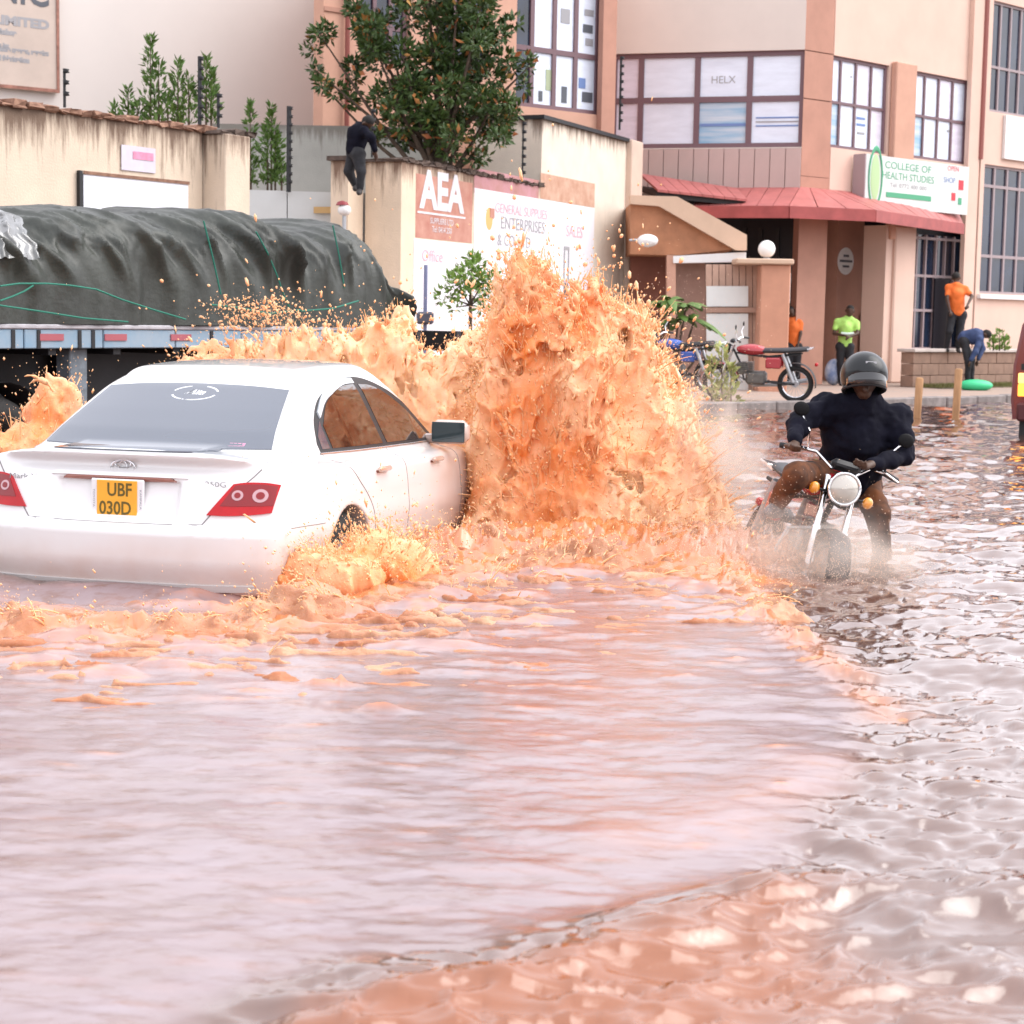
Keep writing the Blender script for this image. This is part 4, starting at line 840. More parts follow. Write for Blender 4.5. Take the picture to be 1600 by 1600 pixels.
ny = -np.sign(cth)*np.abs(cth)**.8; nz = np.clip(sth, .05, 1)
YY = yc+ny*dsp; ZZ = np.maximum(zc_+nz*dsp*.55-.02*(drop > .9), .0)+dz+.004
ii = (np.arange(NU-1)[:, None]*NS+np.arange(NS-1)[None, :]).ravel(); Fq = np.stack([ii, ii+1, ii+NS+1, ii+NS], 1)
tarp = pbr('tarpaulin', (.036, .041, .034), .45, spec=.6, noise=.4, nscale=1.5, bump=.35, bscale=14)
tb = TP.root('tarpaulin', GZ); tag(tb, 'dark grey-green tarpaulin draped in deep folds over the truck load', 'tarpaulin')
link('cover', npmesh('tarpaulin', np.stack([U, YY, ZZ], -1).reshape(-1, 3), Fq), tarp, tb)
# pale plastic sheet over the left end
NU2, NS2 = 90, 70
us2 = np.linspace(TP.uz(-150, 400)[0], TP.uz(50, 400)[0], NU2); U2, S2 = np.meshgrid(us2, np.linspace(.10, .62, NS2), indexing='ij')
cth = np.cos(np.pi*S2); H2 = np.interp(us2, us_, Ht)[:, None]+.05
f2 = .02*fbm(np.stack([U2*3.5, S2*5, 0*U2], -1), 4, 301); f2 += .03*np.clip(1-np.abs(fbm(np.stack([U2*5, S2*3, 0*U2], -1), 2, 305)), 0, 1)**3
edge = .05*fbm(np.stack([S2*9, U2*0, 0*U2], -1), 3, 311)*np.linspace(0, 1, NU2)[:, None]*3
V2 = np.stack([U2+edge, 1.15-1.27*np.sign(cth)*np.abs(cth)**.62-f2, H2*np.clip(np.sin(np.pi*S2), 0, 1)**.55+f2+dz+.03], -1).reshape(-1, 3)
ii = (np.arange(NU2-1)[:, None]*NS2+np.arange(NS2-1)[None, :]).ravel(); F2 = np.stack([ii, ii+1, ii+NS2+1, ii+NS2], 1)
link('plastic_sheet', npmesh('plastic_sheet', V2, F2), pbr('clear_plastic', (.10, .10, .10), .12, spec=.9, nscale=2.6, col2=(.13, .14, .14), trans=.1), tb)
rope_m = pbr('green_rope', (.02, .17, .12), .7); rope = TP.root('rope', GZ); tag(rope, 'green rope lashed over the tarpaulin and along the deck', 'rope')
def tr_pts(pts, w=.14): return [(TP.uz(x, y, w)[0], -w, TP.uz(x, y, w)[1]-GZ) for x, y in pts]
for pts in ([(0, 447), (30, 443), (75, 443), (110, 446), (150, 452), (190, 468), (240, 484), (290, 499)], [(-40, 470), (5, 478), (60, 486), (130, 497), (200, 503)], [(400, 362), (418, 395), (432, 428), (444, 462), (452, 480)], [(330, 476), (370, 480), (420, 490), (470, 484)], [(0, 470), (20, 463), (38, 455), (52, 446)], [(318, 345), (332, 400), (345, 460)], [(520, 352), (530, 400), (538, 450)], [(470, 486), (520, 482), (560, 470)]):
    MB().tube(tr_pts(pts), .0085, 6).build('rope_length', rope_m, rope, smooth=True)
# ================================================================== THE WHITE CAR
TH = R(15.5); CD = Vector((math.sin(TH), math.cos(TH))); CN = Vector((CD.y, -CD.x))
CG = -.335                                   # road under the car, relative to the water
CR = (-2.115, 9.60)                          # rear bumper centre
def sstep(a, b, x): t = np.clip((x-a)/(b-a), 0, 1); return t*t*(3-2*t)
def smax(a, b, k):
    h = np.clip(.5+.5*(a-b)/k, 0, 1); return b+(a-b)*h+k*h*(1-h)
def smin(a, b, k): return -smax(-a, -b, k)
RG = [(0.42, .985), (.50, 1.005), (.64, 1.08), (.84, 1.17), (1.10, 1.282), (1.24, 1.325)]
def rearglass_y(z): return np.interp(z, [p[1] for p in RG], [p[0] for p in RG])
CSC = 1.16
def czs(pts): return [(a, (.99+(c-.99)*CSC) if c > .99 else c) for a, c in pts]
def body(x, y, z):
    ax = np.abs(x)
    # --- lower body
    wv = .872+.012*np.exp(-((z-.60)/.10)**2)-.35*np.clip(z-.74, 0, 1)**1.5-.16*np.clip(.42-z, 0, 1)
    wv = wv-.10*np.clip((.95-y)/.95, 0, 1)**2.2-.15*np.clip((y-3.75)/.95, 0, 1)**2.4
    yr = .0+.030*sstep(.34, .60, z)*0+.075*sstep(.600, .640, z)+.05*(1-sstep(.28, .46, z))+.055*sstep(.86, .93, z)*0
    yr = yr-.050*sstep(.945, .99, z)+.11*np.clip((z-.64)/.36, 0, 1)**1.2+.17*np.clip(ax/.86, 0, 1)**4
    rec = (1-sstep(.30, .34, ax))*sstep(.645, .665, z)*(1-sstep(.845, .862, z)); yr = yr+.035*rec            # plate recess
    scoop = np.exp(-((z-.925)/.038)**2)*(1-sstep(.56, .72, ax)); yr = yr+.040*scoop
    yf = 4.70-.22*(ax/.86)**3.2-.10*np.clip((z-.55)/.3, 0, 1)**2
    zt = np.interp(y, [-.2, .0, .10, .22, .6, 1.2, 2.9, 3.35, 3.9, 4.4, 4.75], [1.005, 1.01, 1.02, 1.015, 1.005, .99, .985, .975, .915, .82, .70])
    zt = zt-.055*(ax/.8)**3*(1)-.018*(ax/.8)**2
    zb = .235+.05*np.clip((.5-y)/.5, 0, 1)
    F = smax(ax-wv, yr-y, .07); F = smax(F, y-yf, .12); F = smax(F, z-zt, .055); F = smax(F, zb-z, .04)
    # --- cabin
    z0_ = z; z = np.where(z > .99, .99+(z-.99)/CSC, z)
    wg = .742-.50*(z-.95)-.25*np.clip(z-1.25, 0, 1)-.06*np.clip((1.5-y)/1.0, 0, 1)-.07*np.clip((y-2.7)/.8, 0, 1)
    zr = 1.412-.038*((y-2.15)/.95)**2-.030*(ax/.6)**2.2
    rg_ = rearglass_y(z)+.08*(ax/.62)**3
    wsy = np.interp(z, [.95, 1.15, 1.33, 1.42], [3.46, 3.02, 2.62, 2.40])-.16*(ax/.6)**2.5
    G = smax(ax-wg, rg_-y, .075); G = smax(G, y-wsy, .07); G = smax(G, z-zr, .07); G = smax(G, .8-z, .03)
    z = z0_; F = smin(F, G, .035)
    # --- wheel arches
    for wy in (1.06, 3.90):
        dd = np.sqrt((y-wy)**2+(z-.33)**2)-.355
        cut = smax(-dd, .58-ax, .01)*1.0                     # >0 outside the cutter
        F = smax(F, -smax(dd, .58-ax, .005), .015)
    # panel gaps: fine grooves pressed into the shell
    return F
vx = .0140
xs = np.arange(-.96, .961, vx); ys = np.arange(-.10, 4.80, vx); zs = np.arange(.16, 1.50, vx)
XX, YY_, ZZ_ = np.meshgrid(xs.astype(np.float32), ys.astype(np.float32), zs.astype(np.float32), indexing='ij')
FB = body(XX, YY_, ZZ_); del XX, YY_, ZZ_
V, Q = vdb_mesh(np.minimum(FB, .3), (xs[0], ys[0], zs[0]), vx); del FB
car = tag(empty('white_car', (CR[0], CR[1], CG), -TH), 'white saloon car ploughing through the flood, seen from behind', 'car')
car.rotation_euler = (R(-.7), 0, -TH); car.scale = (1.10, 1, 1)     # nose dipping into the water
paint = pbr('white_pearl_paint', (.70, .70, .70), .28, coat=1.0, spec=.5, noise=0)
n = paint.node_tree; L = n.links; b = n.nodes['Principled BSDF']      # film of muddy water low on the shell
tc = n.nodes.new('ShaderNodeTexCoord'); sp = n.nodes.new('ShaderNodeSeparateXYZ'); L.new(tc.outputs['Object'], sp.inputs[0])
tn = n.nodes.new('ShaderNodeTexNoise'); tn.inputs['Scale'].default_value = 5; tn.inputs['Detail'].default_value = 6; L.new(tc.outputs['Object'], tn.inputs[0])
mz = n.nodes.new('ShaderNodeMapRange'); mz.inputs[1].default_value = .62; mz.inputs[2].default_value = .25; L.new(sp.outputs[2], mz.inputs[0])
my = n.nodes.new('ShaderNodeMapRange'); my.inputs[1].default_value = 2.35; my.inputs[2].default_value = 3.6; L.new(sp.outputs[1], my.inputs[0])
mm = n.nodes.new('ShaderNodeMath'); mm.operation = 'MULTIPLY_ADD'; L.new(my.outputs[0], mm.inputs[0]); mm.inputs[1].default_value = 1.1; L.new(mz.outputs[0], mm.inputs[2])
m2 = n.nodes.new('ShaderNodeMath'); m2.operation = 'MULTIPLY'; L.new(mm.outputs[0], m2.inputs[0]); mr = n.nodes.new('ShaderNodeMapRange'); mr.inputs[1].default_value = .25; mr.inputs[2].default_value = .7; mr.inputs[3].default_value = .35; mr.inputs[4].default_value = .9; L.new(tn.outputs[0], mr.inputs[0]); L.new(mr.outputs[0], m2.inputs[1]); m2.use_clamp = True
mx = n.nodes.new('ShaderNodeMix'); mx.data_type = 'RGBA'; L.new(m2.outputs[0], mx.inputs[0]); mx.inputs[6].default_value = (.70, .70, .705, 1); mx.inputs[7].default_value = (.50, .30, .21, 1); L.new(mx.outputs[2], b.inputs['Base Color'])
link('body', npmesh('car_body', V, Q), paint, car)
def proj(P, D, lo=0.0, hi=.9):
    """slide points along D (unit, outside -> inside) until they meet the body skin; returns point and normal"""
    P = np.asarray(P, float); D = np.asarray(D, float); t = np.zeros(len(P))+lo; step = .012; done = np.zeros(len(P), bool)
    for _ in range(int((hi-lo)/step)+1):
        Q_ = P+D*t[:, None]; f = body(Q_[:, 0], Q_[:, 1], Q_[:, 2]); done |= f < 0; t = np.where(done, t, t+step)
    a, c = t-step, t.copy()
    for _ in range(16):
        m_ = (a+c)/2; Q_ = P+D*m_[:, None]; f = body(Q_[:, 0], Q_[:, 1], Q_[:, 2]); a = np.where(f > 0, m_, a); c = np.where(f > 0, c, m_)
    Q_ = P+D*c[:, None]; e = 2e-3; g = np.stack([body(Q_[:, 0]+dx, Q_[:, 1]+dy, Q_[:, 2]+dz)-body(Q_[:, 0]-dx, Q_[:, 1]-dy, Q_[:, 2]-dz) for dx, dy, dz in ((e, 0, 0), (0, e, 0), (0, 0, e))], 1)
    g /= np.linalg.norm(g, axis=1)[:, None]+1e-9; return Q_, g
def curve2(pts, n):
    pts = np.array(pts, float); s = np.r_[0, np.cumsum(np.linalg.norm(np.diff(pts, axis=0), axis=1))]; t = np.linspace(0, s[-1], n)
    if len(pts) < 3: return np.stack([np.interp(t, s, pts[:, k]) for k in (0, 1)], 1)
    # Catmull-Rom through the points, resampled
    P_ = np.vstack([2*pts[0]-pts[1], pts, 2*pts[-1]-pts[-2]]); out = []
    for i in range(1, len(P_)-2):
        for u in np.linspace(0, 1, 12, endpoint=False):
            out.append(.5*((2*P_[i])+(-P_[i-1]+P_[i+1])*u+(2*P_[i-1]-5*P_[i]+4*P_[i+1]-P_[i+2])*u*u+(-P_[i-1]+3*P_[i]-3*P_[i+1]+P_[i+2])*u**3))
    out.append(pts[-1]); out = np.array(out); s = np.r_[0, np.cumsum(np.linalg.norm(np.diff(out, axis=0), axis=1))]; t = np.linspace(0, s[-1], n)
    return np.stack([np.interp(t, s, out[:, k]) for k in (0, 1)], 1)
def patch(name, mat, bottom, top, axis, off=.004, nu=40, nv=18, parent=None, skirt=.012, side=1, smooth=True, left=None, right=None):
    """curved panel lying on the body: bottom and top edge curves in 2-D, projected along an axis ('rear' x-z, 'side' y-z, 'top' x-y)"""
    if axis != 'top': bottom, top = czs(bottom), czs(top)
    B, T = curve2(bottom, nu), curve2(top, nu); f = np.linspace(0, 1, nv)[None, :, None]; G = B[:, None]*(1-f)+T[:, None]*f; G = G.reshape(-1, 2)
    if axis == 'rear': P = np.stack([G[:, 0], np.full(len(G), -.3), G[:, 1]], 1); D = np.tile([0, 1., 0], (len(G), 1)); hi = 2.2
    elif axis == 'side': P = np.stack([np.full(len(G), 1.1*side), G[:, 0], G[:, 1]], 1); D = np.tile([-1.*side, 0, 0], (len(G), 1)); hi = .9
    else: P = np.stack([G[:, 0], G[:, 1], np.full(len(G), 1.7)], 1); D = np.tile([0, 0, -1.], (len(G), 1)); hi = 1.2
    Q_, g = proj(P, D, 0, hi); O = Q_+g*off; I = Q_-g*skirt
    per = [i*nv for i in range(nu)]+[(nu-1)*nv+j for j in range(1, nv)]+[i*nv+nv-1 for i in range(nu-2, -1, -1)]+[j for j in range(nv-2, 0, -1)]
    V_ = np.vstack([O, I[per]]); base = nu*nv; F_ = [(i*nv+j, (i+1)*nv+j, (i+1)*nv+j+1, i*nv+j+1) for i in range(nu-1) for j in range(nv-1)]; k = len(per)
    F_ += [(per[i], base+i, base+(i+1) % k, per[(i+1) % k]) for i in range(k)]
    me = npmesh(name, V_, F_, smooth); me.set_sharp_from_angle(angle=R(50)); return link(name, me, mat, parent or car)
def ribbon(name, mat, pts, axis, w_=.005, off=.0016, parent=None, n_=60, side=1):
    C = curve2(czs(pts) if axis != 'top' else pts, n_)
    if axis == 'rear': P = np.stack([C[:, 0], np.full(n_, -.3), C[:, 1]], 1); D = np.tile([0, 1., 0], (n_, 1)); hi = 2.2
    elif axis == 'side': P = np.stack([np.full(n_, 1.1*side), C[:, 0], C[:, 1]], 1); D = np.tile([-1.*side, 0, 0], (n_, 1)); hi = .9
    else: P = np.stack([C[:, 0], C[:, 1], np.full(n_, 1.7)], 1); D = np.tile([0, 0, -1.], (n_, 1)); hi = 1.2
    Q_, g = proj(P, D, 0, hi); T = np.gradient(Q_, axis=0); S_ = np.cross(T, g); S_ /= np.linalg.norm(S_, axis=1)[:, None]+1e-9
    V_ = np.stack([Q_+S_*w_/2-g*.003, Q_+S_*w_/2+g*off, Q_-S_*w_/2+g*off, Q_-S_*w_/2-g*.003], 1).reshape(-1, 3); F_ = []
    for i in range(n_-1):
        for k in range(3): F_.append((i*4+k, i*4+k+1, i*4+4+k+1, i*4+4+k))
    return link(name, npmesh(name, V_, F_, False), mat, parent or car)
carglass = pbr('tinted_car_glass', (.055, .07, .10), .05, spec=.8, ior=1.75, coat=.3); glass_side = pbr('dark_side_glass', (.035, .018, .012), .04, spec=1.0, ior=1.6, coat=.3)
rubber = pbr('window_rubber', (.02, .02, .022), .5); chrome = pbr('chrome', (.75, .75, .77), .12, metal=1); gapm = pbr('panel_gap_shadow', (.22, .21, .21), .7)
redl = pbr('red_lamp_lens', (.45, .004, .010), .22, spec=.4, coat=.1, noise=.15, nscale=14); redd = pbr('deep_red_lens', (.22, .002, .006), .12, coat=.3); clearl = pbr('clear_lamp_lens', (.50, .30, .32), .15, coat=.4, metal=.4)
# rear window, its rubber and sticker
rwb, rwt = [(-.615, 1.008), (-.35, 1.004), (0, 1.004), (.35, 1.004), (.615, 1.008)], [(-.505, 1.270), (-.3, 1.284), (0, 1.290), (.3, 1.284), (.505, 1.270)]
rw = patch('rear_window', carglass, rwb, rwt, 'rear', .007, 60, 24)
stick = pbr('white_sticker', (.8, .82, .85), .5)
cx_, cz_ = .02, 1.245
for a0_, a1_ in ((200, 345), (15, 70), (110, 165)):
    ribbon('sticker_arc', stick, [(cx_+.125*math.cos(R(a)), cz_+.032*math.sin(R(a))) for a in np.linspace(a0_, a1_, 9)], 'rear', .011, .007, rw, 40)
patch('sticker_mark', stick, [(cx_-.055, cz_-.005), (cx_+.05, cz_-.008)], [(cx_-.02, cz_+.018), (cx_+.06, cz_+.006)], 'rear', .007, 10, 5, rw)
patch('small_pink_sticker', pbr('pink_sticker', (.55, .25, .38), .6), [(.40, 1.015), (.48, 1.015)], [(.40, 1.03), (.48, 1.03)], 'rear', .007, 8, 4, rw)
# side windows (both sides)
for s_ in (1, -1):
    patch('side_window_rubber', rubber, [(1.06, .975), (1.7, .968), (2.4, .965), (3.10, .962)], [(1.06, 1.02), (1.16, 1.14), (1.38, 1.248), (1.85, 1.322), (2.25, 1.312), (2.65, 1.205), (3.14, .972)], 'side', .003, 60, 16, side=s_)
    rd = patch('rear_door_glass', glass_side, [(1.23, .99), (2.02, .983)], [(1.23, 1.10), (1.42, 1.215), (1.72, 1.278), (1.97, 1.292)], 'side', .006, 30, 14, side=s_)
    patch('front_door_glass', glass_side, [(2.10, .983), (2.97, .978)], [(2.05, 1.290), (2.30, 1.272), (2.62, 1.172), (2.99, .990)], 'side', .006, 34, 14, side=s_)
    patch('quarter_glass', carglass, [(1.09, .99), (1.19, .99)], [(1.10, 1.05), (1.20, 1.125)], 'side', .006, 10, 8, side=s_)
    patch('wind_deflector', pbr('clear_deflector', (.55, .60, .64), .08, spec=.9, coat=.5) if s_ == 1 else MATS['clear_deflector'], [(1.22, 1.135), (1.42, 1.225), (1.75, 1.284), (1.98, 1.294)], [(1.22, 1.165), (1.42, 1.258), (1.78, 1.315), (1.98, 1.320)], 'side', .012, 30, 5, side=s_)
    ribbon('chrome_strip', chrome, [(1.04, .968), (1.7, .962), (2.4, .958), (3.12, .955)], 'side', .010, .006, side=s_)
    for yy_ in ((1.60), (2.62)):      # door handles
        Q_, g_ = proj([(1.1*s_, yy_, .86)], [(-1.*s_, 0, 0)]); q = Q_[0]
        h = MB().box(-.012, .016, -.095, .095, -.016, .016, .011); o = h.build('door_handle', paint, car, smooth=True); o.location = (q[0]+s_*.022, q[1], q[2])
        r2 = MB().box(-.004, .004, -.10, .10, -.014, .012, .003).build('handle_recess', pbr('handle_recess', (.26, .10, .08), .5) if 'handle_recess' not in MATS else MATS['handle_recess'], car); r2.location = (q[0]+s_*.001, q[1]+.01, q[2]-.018)
    ribbon('door_gap', gapm, [(2.05, .965), (2.045, .7), (2.04, .5), (2.05, .36)], 'side', .006, side=s_)
    ribbon('door_gap', gapm, [(1.06, .965), (1.20, .83), (1.38, .68), (1.46, .5), (1.5, .36)], 'side', .006, side=s_)
    ribbon('door_gap', gapm, [(3.08, .95), (3.12, .8), (3.12, .5), (3.1, .36)], 'side', .006, side=s_)
    ribbon('body_crease', gapm, [(.28, .625), (.45, .625), (.66, .622)], 'side', .004, side=s_)
    # mirrors
    Q_, g_ = proj([(1.1*s_, 2.98, 1.0)], [(-1.*s_, 0, 0)]); q = Q_[0]
    mi = MB().box(-.115, .115, -.05, .06, -.078, .078, .036)
    mo = mi.build('wing_mirror', paint, car, smooth=True, ang=60); mo.location = (s_*(abs(q[0])+.170), 2.93, 1.02)
    mg = MB().box(-.102, .102, -.054, -.045, -.066, .066, .004); mg.build('mirror_glass', pbr('mirror_glass', (.03, .045, .05), .05, spec=.6, coat=.3) if s_ == 1 else MATS['mirror_glass'], mo)
    MB().tube([(s_*-.16, .02, -.045), (s_*-.07, .01, -.05)], [.03, .035], 8).build('mirror_arm', paint, mo, smooth=True)
# tail lights
for s_ in (1, -1):
    xs_ = lambda P: [(s_*x, z) for x, z in (P if s_ == 1 else P[::-1])]
    lb_, lt_ = [(.475, .690), (.58, .689), (.70, .698), (.765, .708)], [(.585, .850), (.65, .860), (.73, .860), (.785, .850)]
    lens = patch('tail_light', redl, xs_(lb_), xs_(lt_), 'rear', .012, 40, 20)
    patch('lens_band', redd, xs_([(.535, .738), (.62, .738), (.72, .742), (.768, .745)]), xs_([(.595, .842), (.65, .850), (.72, .850), (.775, .842)]), 'rear', .0145, 30, 12, lens)
    for (cx, cz, rr) in ((.610, .793, .026), (.710, .793, .034)):
        for nm_, mt_, r2, of in (('lamp_ring', clearl, rr, .017), ('lamp_core', redd, rr*.55, .020)):
            a = np.linspace(math.pi, 0, 14); patch(nm_, mt_, xs_([(cx+r2*math.cos(t), cz-r2*math.sin(t)) for t in a]), xs_([(cx+r2*math.cos(t), cz+r2*math.sin(t)) for t in a]), 'rear', of, 16, 8, lens)
# boot lid gaps, bumper line, garnish
ribbon('boot_gap', gapm, [(.455, .640), (.50, .70), (.585, .80), (.66, .88), (.70, .93)], 'rear', .006)
ribbon('boot_gap', gapm, [(-.455, .640), (-.50, .70), (-.585, .80), (-.66, .88), (-.70, .93)], 'rear', .006)
ribbon('boot_gap', gapm, [(-.455, .640), (-.2, .634), (.2, .634), (.455, .640)], 'rear', .006)
for s_ in (1, -1): ribbon('boot_gap', gapm, [(s_*.70, .30), (s_*.735, .45), (s_*.725, .60)], 'top', .006)
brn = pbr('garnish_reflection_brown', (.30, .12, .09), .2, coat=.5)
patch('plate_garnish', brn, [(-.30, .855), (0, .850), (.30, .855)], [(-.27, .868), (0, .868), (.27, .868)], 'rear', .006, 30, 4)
patch('plate_garnish_lip', paint, [(-.36, .868), (0, .868), (.36, .868)], [(-.34, .884), (0, .884), (.34, .884)], 'rear', .010, 30, 5)
plate = tag(empty('number_plate', (0, 0, 0)), None); plate.parent = car
Q_, _ = proj([(0, -.3, .75)], [(0, 1., 0)]); q = Q_[0]; plate.location = (0, q[1]-.014, .742); plate.scale = (.90, 1, 1.13)
MB().box(-.155, .155, -.002, .014, -.108, .102, .006).build('plate_holder', pbr('plate_holder_white', (.74, .74, .76), .35), plate)
MB().box(-.118, .118, -.008, -.0025, -.082, .096, .003).build('plate_face', pbr('plate_yellow', (.80, .38, .035), .45, noise=.08, nscale=9), plate)
pk = pbr('plate_black', (.12, .085, .015), .6)
for tx, z, s_ in (('UBF', .050, .086), ('030D', -.036, .086)): text(tx, s_, pk, plate, (.016 if tx == 'UBF' else -.008, -.0095, z), 'lettering', 'CENTER', .98, bold=.0015)
for s_ in (-1, 1): text('TOYOTA' if s_ < 0 else 'KAMPALA', .016, pbr('holder_print', (.25, .26, .3), .6) if s_ < 0 else MATS['holder_print'], plate, (s_*.137, -.0035, .01), 'lettering', 'CENTER', 1.3, rot=(R(90), R(90), 0))
# emblem: three interlaced rings
Q_, g_ = proj([(0, -.3, .915)], [(0, 1., 0)]); q = Q_[0]; tl_ = Matrix.Translation((0, q[1]-.006, .915)) @ Matrix.Rotation(R(90), 4, 'X')
em = tag(empty('badge', (0, 0, 0))); em.parent = car
for a_, c_, z_, sc_ in ((.062, .040, 0, 1), (.022, .036, -.002, 1), (.042, .017, .018, 1)):
    MB().torus(1, .09, 36, 8, tl_ @ Matrix.Translation((0, z_, 0)) @ Matrix.Diagonal((a_, c_, .045, 1))).build('badge_ring', chrome, em, smooth=True)
for x_, tx in ((-.52, 'Mark X'), (.50, '250G')):
    Q_, _ = proj([(x_, -.3, .848)], [(0, 1., 0)]); text(tx, .040, chrome, car, (x_, Q_[0][1]-.004, .848), 'script_badge', 'CENTER', 1.25)
# bumper reflectors line, underside, exhaust, wheels
patch('bumper_lower_lip', pbr('grey_white_lip', (.52, .50, .49), .5), [(-.70, .300), (0, .296), (.70, .300)], [(-.715, .335), (0, .331), (.715, .335)], 'rear', .010, 40, 5)
MB().box(-.62, .62, .12, 1.9, .14, .27, .04).build('underside', dblk, car)
for s_ in (1,): 
    M_ = Matrix.Translation((.42, .04, .25)) @ Matrix.Rotation(R(-90), 4, 'X'); MB().lathe([(.045, .0), (.055, -.0), (.055, .25), (.045, .25)], 18, M_ @ Matrix.Diagonal((1.6, 1, 1, 1))).build('exhaust_tip', pbr('dark_exhaust', (.03, .03, .03), .4, metal=.6), car, smooth=True)
MB().box(.22, .62, .10, .50, .17, .29, .05).build('silencer', dblk, car)
rimm = pbr('alloy_rim', (.5, .5, .52), .3, metal=.8)
for wy in (1.06, 3.90):
    for s_ in (1, -1):
        M_ = Matrix.Translation((s_*.765, wy, .32)) @ Matrix.Rotation(R(90)*s_, 4, 'Y')
        o = MB().torus(.255, .085, 40, 12, M_, 1.15).build('wheel', tyre_m, car, smooth=True)
        rm = MB(); rm.lathe([(.001, .07), (.05, .075), (.06, .05), (.17, .045), (.19, .085), (.20, .085), (.20, -.08)], 30, M_)
        rm.build('rim', rimm, o, smooth=True)
        for k in range(7): MB().box(.04, .185, -.02, .02, .045, .075, .006, M_ @ Matrix.Rotation(k*2*math.pi/7, 4, 'Z')).build('spoke', rimm, o)
    MB().box(-.57, .57, wy-.33, wy+.33, .30, .70).build('wheel_well', dblk, car)
# ================================================================== PEOPLE AND MOTORCYCLES
def sdf_mesh(caps, vox, k=.02, noise=None, pad=.05):
    """continuous skin grown round tapered limbs: caps = (p0, p1, r0, r1[, flat])"""
    A = np.array([[*c[0], *c[1]] for c in caps]); rm = max(max(c[2], c[3]) for c in caps)+pad
    lo = np.minimum(A[:, :3].min(0), A[:, 3:].min(0))-rm; hi = np.maximum(A[:, :3].max(0), A[:, 3:].max(0))+rm
    n_ = np.ceil((hi-lo)/vox).astype(int)+1; F_ = np.full(n_, .5, np.float32); ax = [lo[i]+np.arange(n_[i])*vox for i in range(3)]
    for c in caps:
        p0, p1 = np.array(c[0], float), np.array(c[1], float); r0, r1 = c[2], c[3]; fl = c[4] if len(c) > 4 else None; m_ = max(r0, r1)+k*1.5+.03
        l, h = np.minimum(p0, p1)-m_, np.maximum(p0, p1)+m_; sl = [slice(max(0, int((l[i]-lo[i])/vox)), min(n_[i], int((h[i]-lo[i])/vox)+2)) for i in range(3)]
        g = np.meshgrid(*[ax[i][sl[i]] for i in range(3)], indexing='ij'); d = p1-p0; L2 = max(1e-9, d@d)
        t = np.clip(sum((g[i]-p0[i])*d[i] for i in range(3))/L2, 0, 1); e = [g[i]-p0[i]-t*d[i] for i in range(3)]
        if fl is not None:             # flatten along a direction: (vec, factor>1)
            fv, ff = np.array(fl[0], float), fl[1]; fv /= np.linalg.norm(fv); dt = sum(e[i]*fv[i] for i in range(3)); e = [e[i]+fv[i]*dt*(ff-1) for i in range(3)]
        dist = np.sqrt(sum(x*x for x in e))-(r0+(r1-r0)*t); S_ = F_[tuple(sl)]; F_[tuple(sl)] = smin(S_, dist.astype(np.float32), k)
    if noise:
        am, fr = noise; near = np.abs(F_) < .05; g = np.meshgrid(*ax, indexing='ij'); P_ = np.stack([x[near] for x in g], 1); F_[near] += am*fbm(P_*fr, 3, 9)
    V_, Q_ = vdb_mesh(F_, lo, vox); return V_, Q_
def soft(name, caps, mat, parent, vox=.012, k=.02, noise=None):
    V_, Q_ = sdf_mesh([(tuple(c[0]), tuple(c[1]), *c[2:]) for c in caps], vox, k, noise); return link(name, npmesh(name, V_, Q_), mat, parent)
skin = pbr('dark_skin', (.075, .038, .024), .5, noise=.1, nscale=10); hair_m = pbr('black_hair', (.012, .010, .009), .8)
def lerp(a, b, t): return a+(b-a)*t
